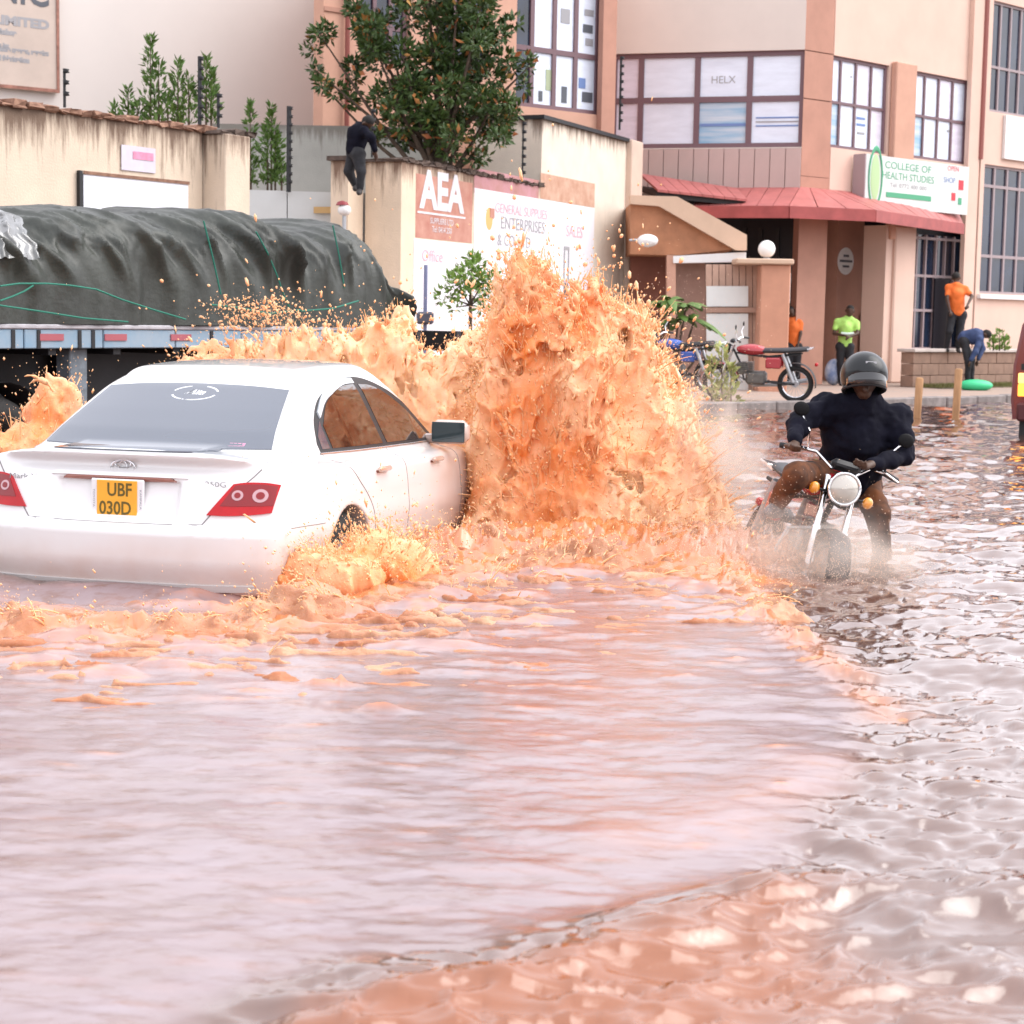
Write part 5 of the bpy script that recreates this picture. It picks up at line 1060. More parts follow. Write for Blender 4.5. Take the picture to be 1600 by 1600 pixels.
def person(J, label, top, bot, shoe, group=None, vox=.014, base=None, cap=None, sleeves='long', wide=1.0, jn=(.012, 9), hips=.10, hair=True, extra=None, coat=False):
    """J: joints in world space; builds one continuous body plus clothing"""
    V3 = {k: Vector(v) for k, v in J.items()}; o = tag(empty('person', base or (V3['footR']+V3['footL'])/2), label, 'person', group); b = o.location.copy()
    j = {k: v-b for k, v in V3.items()}; H = j['head']; N = j['neck']; C_ = j['chest']; P_ = j['pelvis']; sc = wide
    f = j.get('face', Vector((0, -1, 0))); f = (f+b if 'face' in j else f).normalized()
    up = (H-N).normalized(); side = up.cross(f).normalized()
    body_ = [(N-up*.03, H-up*.05, .055, .052), (H, H+up*.035, .085, .085), (H-up*.03+f*.02, H-up*.075+f*.045, .07, .045),
             (H+f*.085-up*.01, H+f*.10-up*.035, .012, .017), (H+f*.075-up*.075-side*.015, H+f*.075-up*.075+side*.015, .012, .012),
             (H+side*.088-up*.03, H+side*.09+up*.01, .014, .018), (H-side*.088-up*.03, H-side*.09+up*.01, .014, .018),
             (C_, N, .12, .06), (P_, C_, .11, .13), (j['shR'], j['shL'], .055, .055)]
    for s_ in 'RL':
        sh, el, ha, hp, kn, ft = (j[x+s_] for x in ('sh', 'el', 'hand', 'hip', 'knee', 'foot'))
        body_ += [(sh, el, .05, .038), (el, ha, .038, .026), (hp, kn, .08, .052), (kn, ft, .052, .036)]
        # hand: palm, four fingers, thumb
        d = (ha-el).normalized(); q = j.get('grip'+s_, None); w_ = d.cross(Vector((0, 0, 1))).normalized() if abs(d.z) < .95 else Vector((1, 0, 0)); pn = w_.cross(d)
        if q is not None: w_ = (q+b).normalized(); pn = w_.cross(d).normalized()
        pc = ha+d*.05; body_ += [(ha, pc+d*.03, .026, .032, (pn, 1.6))]
        for i, (off, ln) in enumerate(((-.028, .055), (-.010, .068), (.010, .062), (.027, .048))):
            a0 = pc+w_*off+d*.035; a1 = a0+d*ln*.55-pn*.014; a2 = a1+d*ln*.25-pn*.030; body_ += [(a0, a1, .0105, .0095), (a1, a2, .0095, .008)]
        t0 = pc-w_*.03; body_ += [(t0, t0-w_*.022+d*.03, .013, .011), (t0-w_*.022+d*.03, t0-w_*.015+d*.055-pn*.02, .011, .009)]
    bo = soft('body', body_, skin, o, vox, .012)
    t_ = [(P_+(C_-P_)*.08, C_, .138*sc, .158*sc), (C_, lerp(C_, N, .72), .150*sc, .085), (j['shR'], C_, .070, .10), (j['shL'], C_, .070, .10), (N, j['shR'], .07, .060), (N, j['shL'], .07, .060)]
    for s_ in 'RL':
        sh, el, ha = j['sh'+s_], j['el'+s_], j['hand'+s_]
        if sleeves == 'long': t_ += [(sh, el, .066*sc, .058*sc), (el, lerp(el, ha, .93), .058*sc, .043)]
        else: t_ += [(sh, lerp(sh, el, .6), .066, .058)]
    if coat: t_ += [(N+Vector((-.02, .01, -.03)), N+Vector((.02, .01, .035)), .095, .085), (P_+Vector((0, -.06, -.02)), C_+Vector((0, -.04, -.02)), .17, .165), (lerp(P_, j['hipL'], .7), lerp(C_, j['shL'], .5), .125, .115), (lerp(P_, j['hipR'], .7), lerp(C_, j['shR'], .5), .125, .115), (j['shL'], lerp(j['shL'], j['elL'], .5), .070, .068), (j['shR'], lerp(j['shR'], j['elR'], .5), .070, .068)]
    soft('jacket' if sleeves == 'long' else 'shirt', t_, top, o, vox, .055 if coat else .035, jn)
    l_ = []
    for s_ in 'RL': hp, kn, ft = j['hip'+s_], j['knee'+s_], j['foot'+s_]; l_ += [(P_, hp, .115, .105), (hp, kn, .100, .072), (kn, lerp(kn, ft, .92), .072, .055)]
    soft('trousers', l_, bot, o, vox, .03, (.010, 10))
    for s_ in 'RL':
        ft = j['foot'+s_]; td = (j['toe'+s_]+b).normalized() if 'toe'+s_ in j else Vector((0, -1, -.1)).normalized()
        soft('shoe', [(ft-td*.05+Vector((0, 0, -.03)), ft+td*.06+Vector((0, 0, -.035)), .042, .042), (ft+td*.06+Vector((0, 0, -.04)), ft+td*.16+Vector((0, 0, -.05)), .042, .032)], shoe, o, vox, .02)
    if hair: soft('hair', [(H+up*.03-f*.02, H+up*.045-f*.005, .088, .086)], cap or hair_m, o, vox, .01)
    return o, j, b
def J_from(px, Y, scale=None): return {k: at(x, y, Y+dy) for k, (x, y, dy) in px.items()}
navy = pbr('navy_jacket', (.006, .006, .013), .85, spec=.15, noise=.3, nscale=6, bump=.3, bscale=18); wet = pbr('wet_orange_brown_trousers', (.020, .014, .013), .85, noise=.3, nscale=7, col2=(.19, .062, .018)); blk_cloth = pbr('black_cloth', (.018, .018, .022), .8, noise=.3, nscale=8); shoe_m = pbr('dark_shoe', (.03, .025, .025), .6); shoe_g = pbr('grey_shoe', (.18, .16, .16), .6)
vest = pbr('lime_vest', (.42, .72, .16), .7, noise=.15, nscale=6); orange_c = pbr('orange_shirt', (.80, .17, .03), .75, noise=.12, nscale=6); blue_c = pbr('blue_jacket', (.035, .06, .15), .75, noise=.3, nscale=5); red_c = pbr('dull_red_shirt', (.32, .06, .05), .8); reflect_w = pbr('pale_reflective', (.62, .72, .66), .4)
# --- rider
RY = 11.0
Jr = J_from({'head': (1350, 592, .02), 'neck': (1347, 630, .12), 'chest': (1343, 682, .22), 'pelvis': (1322, 745, .42), 'shR': (1292, 640, .15), 'shL': (1400, 650, .20),
             'elR': (1247, 662, -.02), 'handR': (1243, 690, -.22), 'elL': (1412, 712, .05), 'handL': (1362, 725, -.18), 'hipR': (1302, 742, .35), 'hipL': (1350, 752, .38),
             'kneeR': (1244, 742, -.28), 'footR': (1212, 790, -.02), 'kneeL': (1372, 805, .12), 'footL': (1384, 905, .22)}, RY)
Jr['face'] = Vector((-.05, -.93, -.35)); Jr['toeR'] = Vector((-.35, -.8, .15)); Jr['toeL'] = Vector((.2, -.9, 0)); Jr['gripR'] = Vector((1, -.25, -.25)); Jr['gripL'] = Vector((1, -.25, -.25))
rider, jj, rb = person(Jr, 'rider in dark jacket and helmet, one foot down beside the swamped motorcycle', navy, wet, shoe_g, vox=.0095, sleeves='long', wide=1.0, base=at(1384, 905, RY), hair=False, jn=(.024, 7), coat=True)
H = jj['head']; hel = tag(empty('helmet', H)); hel.parent = rider; hel.rotation_euler = (R(-16), R(2), R(4))
helm = pbr('dark_helmet_shell', (.010, .012, .014), .28, coat=.15, spec=.35)
prof = []
hm = MB(); n1, n2 = 30, 20; Pg = []
for i in range(n2+1):
    th_ = math.pi*.70*i/n2; row = []
    for k in range(n1):
        a = 2*math.pi*k/n1; r = .136*math.sin(th_)*(1+.04*math.sin(th_)); front = max(0, -math.sin(a)); cut = smooth01((th_-1.62)/.3)*front
        row.append((r*math.cos(a)*.93, r*math.sin(a)*1.08*(1-.30*float(cut)), .136*math.cos(th_)+.02))
    Pg.append(row)
hm.grid(Pg, closed=True); ho = hm.build('shell', helm, hel, smooth=True); md = ho.modifiers.new('t', 'SOLIDIFY'); md.thickness = .008
MB().grid([[(.137*math.cos(a)*.96, .137*math.sin(a)*1.13, z) for a in np.linspace(math.pi*1.12, math.pi*1.88, 16)] for z in (-.065, -.03, .0, .03)]).build('visor', pbr('smoked_visor', (.008, .008, .01), .12, coat=1), hel, smooth=True).modifiers.new('t', 'SOLIDIFY').thickness = .003
MB().torus(.128, .012, 30, 8, Matrix.Translation((0, 0, -.065)) @ Matrix.Diagonal((.95, 1.05, 1, 1))).build('rim_trim', black_m, hel, smooth=True)
MB().box(-.03, .035, -.152, -.144, .055, .068).build('front_sticker', pbr('dim_print', (.3, .3, .32), .5), hel)
cl = jj['chest']+Vector((.03, -.165, .04)); MB().box(-.03, .035, -.01, .004, -.02, .02, .006, Matrix.Translation(cl)).build('chest_patch', pbr('faded_patch', (.16, .15, .17), .8), rider)

def motorcycle(name, label, loc, rz, lean=0, tank_m=None, seat_len=.7, steer=0, vis=None, rack=True, mirrors=True):
    """local frame: +y forward, x right, z up; wheels on z = 0"""
    o = tag(empty(name, loc, rz), label, 'motorcycle'); o.rotation_mode = 'XYZ'; o.rotation_euler = Euler((0, lean, rz)) if False else (Matrix.Rotation(rz, 4, 'Z') @ Matrix.Rotation(lean, 4, 'Y')).to_euler()
    fr_m, rr_m = .64, -.62; WR_ = .30
    def wheel(y, nm):
        M_ = Matrix.Translation((0, y, WR_)) @ Matrix.Rotation(R(90), 4, 'Y')
        w_ = MB().torus(.262, .040, 40, 10, M_).build(nm, tyre_m, o, smooth=True)
        MB().torus(.222, .012, 40, 8, M_, 1.6).build('rim', chrome, w_, smooth=True)
        hb = MB().lathe([(.001, -.06), (.05, -.06), (.035, -.02), (.035, .02), (.05, .06), (.001, .06)], 14, M_); hb.build('hub', steel, w_, smooth=True)
        sp_m = MB().tube([(0, 0, .03), (0, 0, .218)], .0028, 4).mesh('spoke'); sp_m.materials.append(steel)
        for k in range(18):
            s_ = link('spoke', sp_m, None, w_); s_.matrix_local = Matrix.Translation((.02*(1 if k % 2 else -1), y, WR_)) @ Matrix.Rotation(2*math.pi*k/18, 4, 'X')
        return w_
    wheel(fr_m, 'front_wheel'); wheel(rr_m, 'rear_wheel'); tk_ = tank_m or redl
    eng = MATS.get('engine_alloy') or pbr('engine_alloy', (.20, .19, .18), .5, metal=.6, noise=.3, nscale=10)
    St = Matrix.Translation((0, .40, .80)) @ Matrix.Rotation(steer, 4, 'Z') @ Matrix.Translation((0, -.40, -.80))
    def S_(pts): return [St @ Vector(p) for p in pts]
    for s_ in (-1, 1):
        f = MB().tube(S_([(s_*.085, .42, .92), (s_*.085, .53, .60)]), .020, 10).tube(S_([(s_*.085, .525, .62), (s_*.085, fr_m, WR_)]), .027, 10); f.build('fork_leg', chrome, o, smooth=True)
        MB().ball(S_([(s_*.165, .52, .83)])[0], .036, 12, 8, (.9, .8, 1)).build('indicator', pbr('amber_lens', (.75, .28, .02), .15, coat=1) if 'amber_lens' not in MATS else MATS['amber_lens'], o, smooth=True)
        MB().tube(S_([(s_*.06, .48, .83), (s_*.15, .51, .83)]), .010, 6).build('indicator_stem', black_m, o)
        MB().tube(S_([(s_*.26, .30, 1.03), (s_*.37, .24, 1.01)]), .018, 10).build('handle_grip', black_m, o, smooth=True)
        MB().tube(S_([(s_*.25, .335, 1.035), (s_*.36, .31, 1.0)]), .007, 6).build('lever', chrome, o)
        if mirrors:
            MB().tube(S_([(s_*.22, .31, 1.03), (s_*.25, .34, 1.14), (s_*.31, .31, 1.22)]), .006, 6).build('mirror_stem', chrome, o)
            MB().ball(S_([(s_*.33, .32, 1.25)])[0], .050, 16, 8, (1.0, .25, .85)).build('mirror', dark_m, o, smooth=True)
    MB().tube(S_([(-.27, .30, 1.03), (-.17, .34, 1.035), (-.08, .41, .97), (.08, .41, .97), (.17, .34, 1.035), (.27, .30, 1.03)]), .012, 8).build('handlebar', chrome, o, smooth=True)
    hM = St @ Matrix.Translation((0, .53, .87)) @ Matrix.Rotation(R(-90), 4, 'X')
    hl = MB().lathe([(.001, -.10), (.05, -.095), (.085, -.04), (.092, .0), (.092, .02)], 26, hM).build('headlight', black_m, o, smooth=True)
    MB().torus(.092, .009, 30, 8, hM @ Matrix.Translation((0, 0, .02))).build('headlight_ring', chrome, hl, smooth=True)
    MB().lathe([(.001, .045), (.04, .042), (.075, .03), (.09, .016)], 26, hM).build('headlight_lens', pbr('headlight_glass', (.50, .47, .42), .08, metal=.35, coat=1) if 'headlight_glass' not in MATS else MATS['headlight_glass'], hl, smooth=True)
    MB().box(-.09, .09, .38, .47, .965, 1.03, .025, St).build('instrument_panel', black_m, o, smooth=True)
    fm_ = MB().grid([[St @ Vector((x*(.068+.0*0), fr_m+.335*math.cos(a), WR_+.335*math.sin(a)-abs(x)*.02)) for x in (-1, -.6, 0, .6, 1)] for a in np.linspace(R(10), R(165), 16)]); fo = fm_.build('front_mudguard', seat_vinyl if vis == 'rider' else tk_, o, smooth=True); fo.modifiers.new('t', 'SOLIDIFY').thickness = .004
    Pg = []
    for i, y in enumerate(np.linspace(-.10, .36, 12)):
        t = i/11; w_ = .13*math.sin(math.pi*(t*.8+.14))**.6; h = .10*math.sin(math.pi*(t*.78+.16))**.6; zc = .84+.02*t
        Pg.append([(w_*math.cos(a)*(1 if math.sin(a) > 0 else .9), y, zc+h*math.sin(a)*(1 if math.sin(a) > 0 else .9)) for a in np.linspace(0, 2*math.pi, 20, endpoint=False)])
    tm = MB().grid(Pg, closed=True); tm.f.append(tuple(range(20))); tm.mi.append(0); tm.f.append(tuple(range(11*20, 12*20))[::-1]); tm.mi.append(0); tm.build('fuel_tank', tk_, o, smooth=True)
    Pg = []
    for i, y in enumerate(np.linspace(-.08, -.08-seat_len, 10)):
        t = i/9; w_ = .085+.05*min(1, t*2.2); z = .84+.04*t*t; Pg.append([(w_*math.cos(a), y, z+.045*math.sin(a)*(1.1 if math.sin(a) > 0 else .9)) for a in np.linspace(0, 2*math.pi, 16, endpoint=False)])
    sm = MB().grid(Pg, closed=True); sm.f.append(tuple(range(16))); sm.mi.append(0); sm.f.append(tuple(range(9*16, 160))[::-1]); sm.mi.append(0); sm.build('seat', pbr('seat_vinyl', (.03, .03, .034), .45) if 'seat_vinyl' not in MATS else MATS['seat_vinyl'], o, smooth=True)
    fr = MB(); fr.tube([(0, .42, .86), (0, .30, .62), (0, .24, .36), (0, -.10, .33)], .02, 8)
    for s_ in (-1, 1): fr.tube([(s_*.03, .36, .80), (s_*.08, -.15, .74), (s_*.09, -.72, .80)], .014, 8)
    fr.build('frame', black_m, o, smooth=True)
    MB().box(-.11, .11, -.14, .20, .28, .50, .04).build('engine_block', eng, o, smooth=True)
    MB().box(-.075, .075, .10, .27, .48, .68, .02, Matrix.Rotation(R(-8), 4, 'X') @ Matrix.Translation((0, 0, 0))).build('cylinder', eng, o)
    for k in range(5): MB().box(-.09, .09, .08+.0, .29, .50+k*.034, .512+k*.034, .003).build('cooling_fin', eng, o)
    MB().tube([(.09, .28, .56), (.11, .34, .40), (.12, .10, .24), (.13, -.35, .27), (.13, -.82, .36)], [.018, .018, .02, .036, .036], 12).build('exhaust', steel, o, smooth=True)
    for s_ in (-1, 1):
        MB().tube([(s_*.12, -.42, .80), (s_*.12, rr_m+.02, .34)], .030, 10).build('shock_absorber', steel, o, smooth=True)
        MB().box(s_*.10, s_*.155, -.40, -.14, .56, .74, .02).build('side_panel', tk_, o, smooth=True)
        MB().tube([(s_*.11, -.12, .32), (s_*.25, -.13, .32)], .014, 8).build('footpeg', black_m, o)
        MB().tube([(s_*.07, -.10, .33), (s_*.07, rr_m, .30)], .016, 8).build('swingarm', black_m, o, smooth=True)
    MB().tube([(-.06, .36, .60), (-.22, .40, .56), (-.26, .38, .36), (-.06, .28, .30)], .011, 8).tube([(.06, .36, .60), (.22, .40, .56), (.26, .38, .36), (.06, .28, .30)], .011, 8).tube([(-.06, .36, .60), (.06, .36, .60)], .010, 6).build('crash_guard', steel, o, smooth=True)
    rm_ = MB().grid([[(x*.075, rr_m+.335*math.cos(a), WR_+.345*math.sin(a)) for x in (-1, -.5, 0, .5, 1)] for a in np.linspace(R(50), R(190), 14)]); rm_.build('rear_mudguard', black_m, o, smooth=True).modifiers.new('t', 'SOLIDIFY').thickness = .004
    MB().box(-.05, .05, rr_m-.37, rr_m-.32, .60, .66, .015).build('tail_light', redl, o, smooth=True)
    if rack: MB().tube([(-.10, -.62, .86), (-.12, -.90, .90), (.12, -.90, .90), (.10, -.62, .86)], .010, 6).tube([(-.11, -.76, .885), (.11, -.76, .885)], .008, 6).build('rear_rack', chrome, o, smooth=True)
    return o
dark_m = pbr('mirror_back_black', (.006, .006, .007), .6, spec=.2); seat_vinyl = pbr('seat_vinyl', (.03, .03, .034), .45); mc_red = pbr('red_motorcycle_paint', (.42, .015, .025), .2, coat=1)
# rider's machine: heads towards the camera and the right, leaning to the right of the picture
hp_ = at(1322, 765, RY-.28)
hd = R(180+8); bike_lean = R(-16)
mt_ = (Matrix.Rotation(hd, 4, 'Z') @ Matrix.Rotation(bike_lean, 4, 'Y')); hl_ = mt_ @ Vector((0, .55, .87))
motorcycle('motorcycle', 'red and chrome motorcycle ridden through the flood by the helmeted rider', (hp_.x-hl_.x, hp_.y-hl_.y, hp_.z-hl_.z), hd, bike_lean, mc_red, .5, R(-4), 'rider')
# parked red motorcycle on the pavement, seen side on: front to the left
pm = at(1218, 637, 31.2); pz = pm.z
motorcycle('motorcycle', 'parked red motorcycle standing on the pavement in front of the gate pillar', (pm.x-.40, pm.y-.25, PZ), R(72), R(-5), mc_red, .74)
b3 = at(1060, 600, 32.6)
motorcycle('motorcycle', 'blue motorcycle almost hidden by the splash below the broad leaved plant', (b3.x, 32.8, PZ+.05), R(60), R(-5), pbr('blue_motorcycle_paint', (.03, .10, .42), .25, coat=1), .6)
# --- bystanders
Jp = J_from({'head': (1328, 486, 0), 'neck': (1326, 497, .03), 'chest': (1322, 512, .03), 'pelvis': (1320, 538, .03), 'shR': (1308, 503, .05), 'shL': (1338, 505, 0), 'elR': (1303, 521, .0), 'handR': (1318, 524, -.2), 'elL': (1340, 521, -.1), 'handL': (1328, 526, -.25), 'hipR': (1313, 542, .0), 'hipL': (1327, 542, 0), 'kneeR': (1313, 570, 0), 'kneeL': (1328, 570, -.05), 'footR': (1313, 596, .05), 'footL': (1328, 597, .0)}, 39.4)
p1, j1, b1 = person(Jp, 'person in a lime green vest with folded arms between the piers', vest, blk_cloth, shoe_m, vox=.02, sleeves='short')
m = MB(); m.tube([j1['chest']+Vector((-.13, -.18, -.12)), j1['chest']+Vector((0, -.21, -.13)), j1['chest']+Vector((.13, -.18, -.12))], .03, 8); m.build('reflective_band', reflect_w, p1, smooth=True)
Jp = J_from({'head': (1494, 434, .05), 'neck': (1494, 445, .0), 'chest': (1495, 460, 0), 'pelvis': (1496, 488, 0), 'shR': (1482, 449, .05), 'shL': (1508, 452, 0), 'elR': (1480, 468, -.1), 'handR': (1484, 484, -.2), 'elL': (1519, 463, -.1), 'handL': (1512, 476, -.3), 'hipR': (1488, 492, .0), 'hipL': (1503, 492, 0), 'kneeR': (1483, 518, -.1), 'kneeL': (1500, 520, -.05), 'footR': (1479, 543, .05), 'footL': (1497, 545, .0)}, 39.9)
Jp['face'] = Vector((.5, .8, 0)); person(Jp, 'person in an orange shirt standing up on the planter wall by the doorway', orange_c, blk_cloth, shoe_m, vox=.02, sleeves='short', wide=1.05)
Jp = J_from({'head': (1540, 522, 0), 'neck': (1532, 521, .03), 'chest': (1524, 525, .03), 'pelvis': (1506, 528, .1), 'shR': (1528, 522, .2), 'shL': (1531, 530, -.1), 'elR': (1535, 545, .2), 'handR': (1528, 562, .1), 'elL': (1524, 550, -.2), 'handL': (1517, 563, -.2), 'hipR': (1503, 530, .2), 'hipL': (1507, 534, 0), 'kneeR': (1518, 563, .1), 'kneeL': (1513, 566, -.1), 'footR': (1518, 594, .1), 'footL': (1511, 597, .0)}, 38.6)
Jp['face'] = Vector((.8, -.2, -.6)); person(Jp, 'person in a dark blue jacket bending far over in front of the planter wall', blue_c, blk_cloth, shoe_m, vox=.02, wide=1.05)
gq = at(1524, 603, 38.0); sk = MB().ball((0, 0, .10), .3, 18, 10, (1.1, .7, .42)); sk.v = [(x+.03*math.sin(9*y+x*5), y, max(z, 0)) for x, y, z in sk.v]; o = sk.build('sack', pbr('green_plastic_sack', (.04, .50, .22), .4), None, smooth=True); o.location = (gq.x, gq.y, PZ); tag(o, 'bright green plastic sack lying on the grass at the kerb', 'sack')
Jp = J_from({'head': (1236, 487, 0), 'neck': (1240, 498, .03), 'chest': (1240, 512, .03), 'pelvis': (1240, 538, .03), 'shR': (1229, 503, .05), 'shL': (1250, 505, 0), 'elR': (1227, 521, .0), 'handR': (1230, 538, -.1), 'elL': (1251, 521, -.1), 'handL': (1247, 538, -.2), 'hipR': (1234, 542, .0), 'hipL': (1246, 542, 0), 'kneeR': (1234, 570, 0), 'kneeL': (1246, 570, -.05), 'footR': (1234, 596, .05), 'footL': (1246, 597, .0)}, 39.7)
person(Jp, 'person in an orange top half hidden behind the terracotta gate pillar', orange_c, blk_cloth, shoe_m, vox=.022, sleeves='short')
bq = at(1303, 575, 39.6); bb = MB().ball((0, 0, .28), .28, 16, 12, (.7, .6, 1.0)); bb.v = [(x, y, max(0, z)) for x, y, z in bb.v]; o = bb.build('sack', pbr('blue_white_sack', (.10, .17, .36), .7, nscale=5, col2=(.55, .6, .68)), None, smooth=True); o.location = (bq.x, bq.y, PZ); tag(o, 'blue and white bag on the ground beside the person in the lime vest', 'bag')
# someone climbing over the end of the painted wall
Jp = J_from({'head': (574, 192, 0), 'neck': (568, 198, .05), 'chest': (559, 210, .05), 'pelvis': (555, 237, .05), 'shR': (560, 198, .15), 'shL': (569, 205, -.1), 'elR': (579, 212, .1), 'handR': (583, 228, .05), 'elL': (580, 215, -.2), 'handL': (586, 236, -.15), 'hipR': (552, 241, .1), 'hipL': (560, 241, -.05), 'kneeR': (545, 268, .1), 'kneeL': (564, 268, -.1), 'footR': (556, 290, .15), 'footL': (562, 296, -.1)}, 27.7)
Jp['face'] = Vector((.8, -.5, -.2)); person(Jp, 'person in dark clothes climbing over the near end of the painted wall', navy, blk_cloth, shoe_m, vox=.016, wide=1.0)
# --- dark red van cut by the right edge of the view
vq = gp(1579, 664, .0); vY = 24.0; va = at(1576, 655, vY); red_v = pbr('dark_red_van_paint', (.16, .015, .02), .3, coat=1, noise=.2, nscale=3)
vn = tag(empty('van', (va.x, vY, GZ), R(-24)), 'dark red van with a lit orange lamp at the right edge of the view', 'van')
vzt = at(1585, 481, vY).z-GZ; zb_ = va.z-GZ
def vsec(y, x0, ins):
    w_ = 1.75; return [(x0+ins, y, zb_), (x0, y, zb_+.25), (x0+.015, y, zb_+.70), (x0+.10, y, vzt-.22), (x0+.20, y, vzt-.05), (x0+.40, y, vzt), (x0+w_-.40, y, vzt), (x0+w_-.20, y, vzt-.05), (x0+w_-.10, y, vzt-.22), (x0+w_-.015, y, zb_+.70), (x0+w_, y, zb_+.25), (x0+w_-ins, y, zb_)]
vm = MB().grid([vsec(y, x0, .03) for y, x0 in ((0, .05), (.03, .012), (.12, 0), (2.0, 0), (3.8, 0), (4.0, .05))]+[], closed=True)
vm.f.append(tuple(range(12))); vm.mi.append(0); vm.f.append(tuple(range(60, 72))[::-1]); vm.mi.append(0); vm.build('body', red_v, vn, smooth=True, ang=35)
MB().box(.22, 1.53, -.012, -.002, zb_+.78, vzt-.16, .004).build('rear_window', pbr('van_glass', (.01, .01, .012), .1), vn)
MB().box(.10, 1.65, -.06, .03, zb_-.02, zb_+.22, .03).build('bumper', pbr('van_bumper', (.09, .02, .022), .5), vn, smooth=True)
lampm = pbr('lit_orange_lamp', (.9, .25, .03), .3, emis=(1, .32, .05, 1.2)); lampy = pbr('yellow_lamp', (.95, .55, .15), .3, emis=(1, .55, .15, 1.0))
for xx in (.10, 1.45): MB().box(xx, xx+.20, -.03, -.004, zb_+.30, zb_+.46, .02).build('tail_lamp', lampm, vn, smooth=True); MB().box(xx, xx+.20, -.032, -.004, zb_+.465, zb_+.60, .02).build('indicator_lamp', lampy, vn, smooth=True)
MB().box(.13, .75, -.014, -.004, zb_+.64, zb_+.72).build('badge_strip', black_m, vn)
for yy_ in (.75, 3.2):
    for xx in (.14, 1.55): w_ = MB().torus(.24, .085, 30, 10, Matrix.Translation((xx, yy_, .31)) @ Matrix.Rotation(R(90), 4, 'Y')).build('wheel', tyre_m, vn, smooth=True); MB().lathe([(.001, .05), (.18, .05), (.2, -.05)], 20, Matrix.Translation((xx, yy_, .31)) @ Matrix.Rotation(R(90), 4, 'Y')).build('rim', steel, w_)
MB().box(.12, .30, .1, .22, .10, zb_).build('mud_flap', black_m, vn)
# ================================================================== THE SPLASH
def lattice(shape, cells, rg):
    """smooth random field on a regular grid, cubic interpolation of a coarse random lattice"""
    A = rg.normal(size=[int(math.ceil(c))+4 for c in cells]).astype(np.float32)
    for ax_, (n_, c) in enumerate(zip(shape, cells)):
        x = np.linspace(0, c, n_)+1; i = np.floor(x).astype(int); f = (x-i).astype(np.float32); W = np.zeros((n_, A.shape[ax_]), np.float32); r = np.arange(n_)
        W[r, i-1] += (1-f)**3/6; W[r, i] += (3*f**3-6*f*f+4)/6; W[r, i+1] += (-3*f**3+3*f*f+3*f+1)/6; W[r, i+2] += f**3/6
        A = np.moveaxis(np.tensordot(W, A, (1, ax_)), 0, ax_)
    return A*1.7
def sample(Fd, I):
    """trilinear lookup of field Fd at fractional indices I (3 arrays)"""
    b_ = [np.clip(i, 0, s-1.001) for i, s in zip(I, Fd.shape)]; i0 = [x.astype(np.int32) for x in b_]; f = [x-y for x, y in zip(b_, i0)]; o = 0
    for dx in (0, 1):
        for dy in (0, 1):
            for dz in (0, 1): o = o+Fd[i0[0]+dx, i0[1]+dy, i0[2]+dz]*(f[0] if dx else 1-f[0])*(f[1] if dy else 1-f[1])*(f[2] if dz else 1-f[2])
    return o
spl = bpy.data.materials.new('muddy_spray'); spl.use_nodes = True; n = spl.node_tree; L = n.links; b = n.nodes['Principled BSDF']
tc = n.nodes.new('ShaderNodeTexCoord'); tn = n.nodes.new('ShaderNodeTexNoise'); tn.inputs['Scale'].default_value = 2.6; tn.inputs['Detail'].default_value = 8; tn.inputs['Roughness'].default_value = .7; L.new(tc.outputs['Object'], tn.inputs[0])
mr = n.nodes.new('ShaderNodeMapRange'); mr.inputs[1].default_value = .36; mr.inputs[2].default_value = .66; L.new(tn.outputs[0], mr.inputs[0])
aa = attr(n, 'air'); ma = n.nodes.new('ShaderNodeMath'); ma.operation = 'MULTIPLY_ADD'; ma.use_clamp = True; L.new(mr.outputs[0], ma.inputs[0]); ma.inputs[1].default_value = .45; L.new(aa, ma.inputs[2])
L.new(mixc(n, ma.outputs[0], (.82, .235, .042), (.93, .60, .36)), b.inputs['Base Color'])
tn3 = n.nodes.new('ShaderNodeTexNoise'); tn3.inputs['Scale'].default_value = 38; tn3.inputs['Detail'].default_value = 5; tn3.inputs['Roughness'].default_value = .7; L.new(tc.outputs['Object'], tn3.inputs[0])
bp = n.nodes.new('ShaderNodeBump'); bp.inputs['Strength'].default_value = .5; bp.inputs['Distance'].default_value = .02; L.new(tn3.outputs[0], bp.inputs['Height']); L.new(bp.outputs[0], b.inputs['Normal'])
b.inputs['Roughness'].default_value = .38; b.inputs['Specular IOR Level'].default_value = .5; b.inputs['Subsurface Weight'].default_value = .22; b.inputs['Subsurface Radius'].default_value = (.05, .02, .008); b.inputs['Subsurface Scale'].default_value = 1.0
fine_m = pbr('fine_spray', (.84, .60, .44), .35)

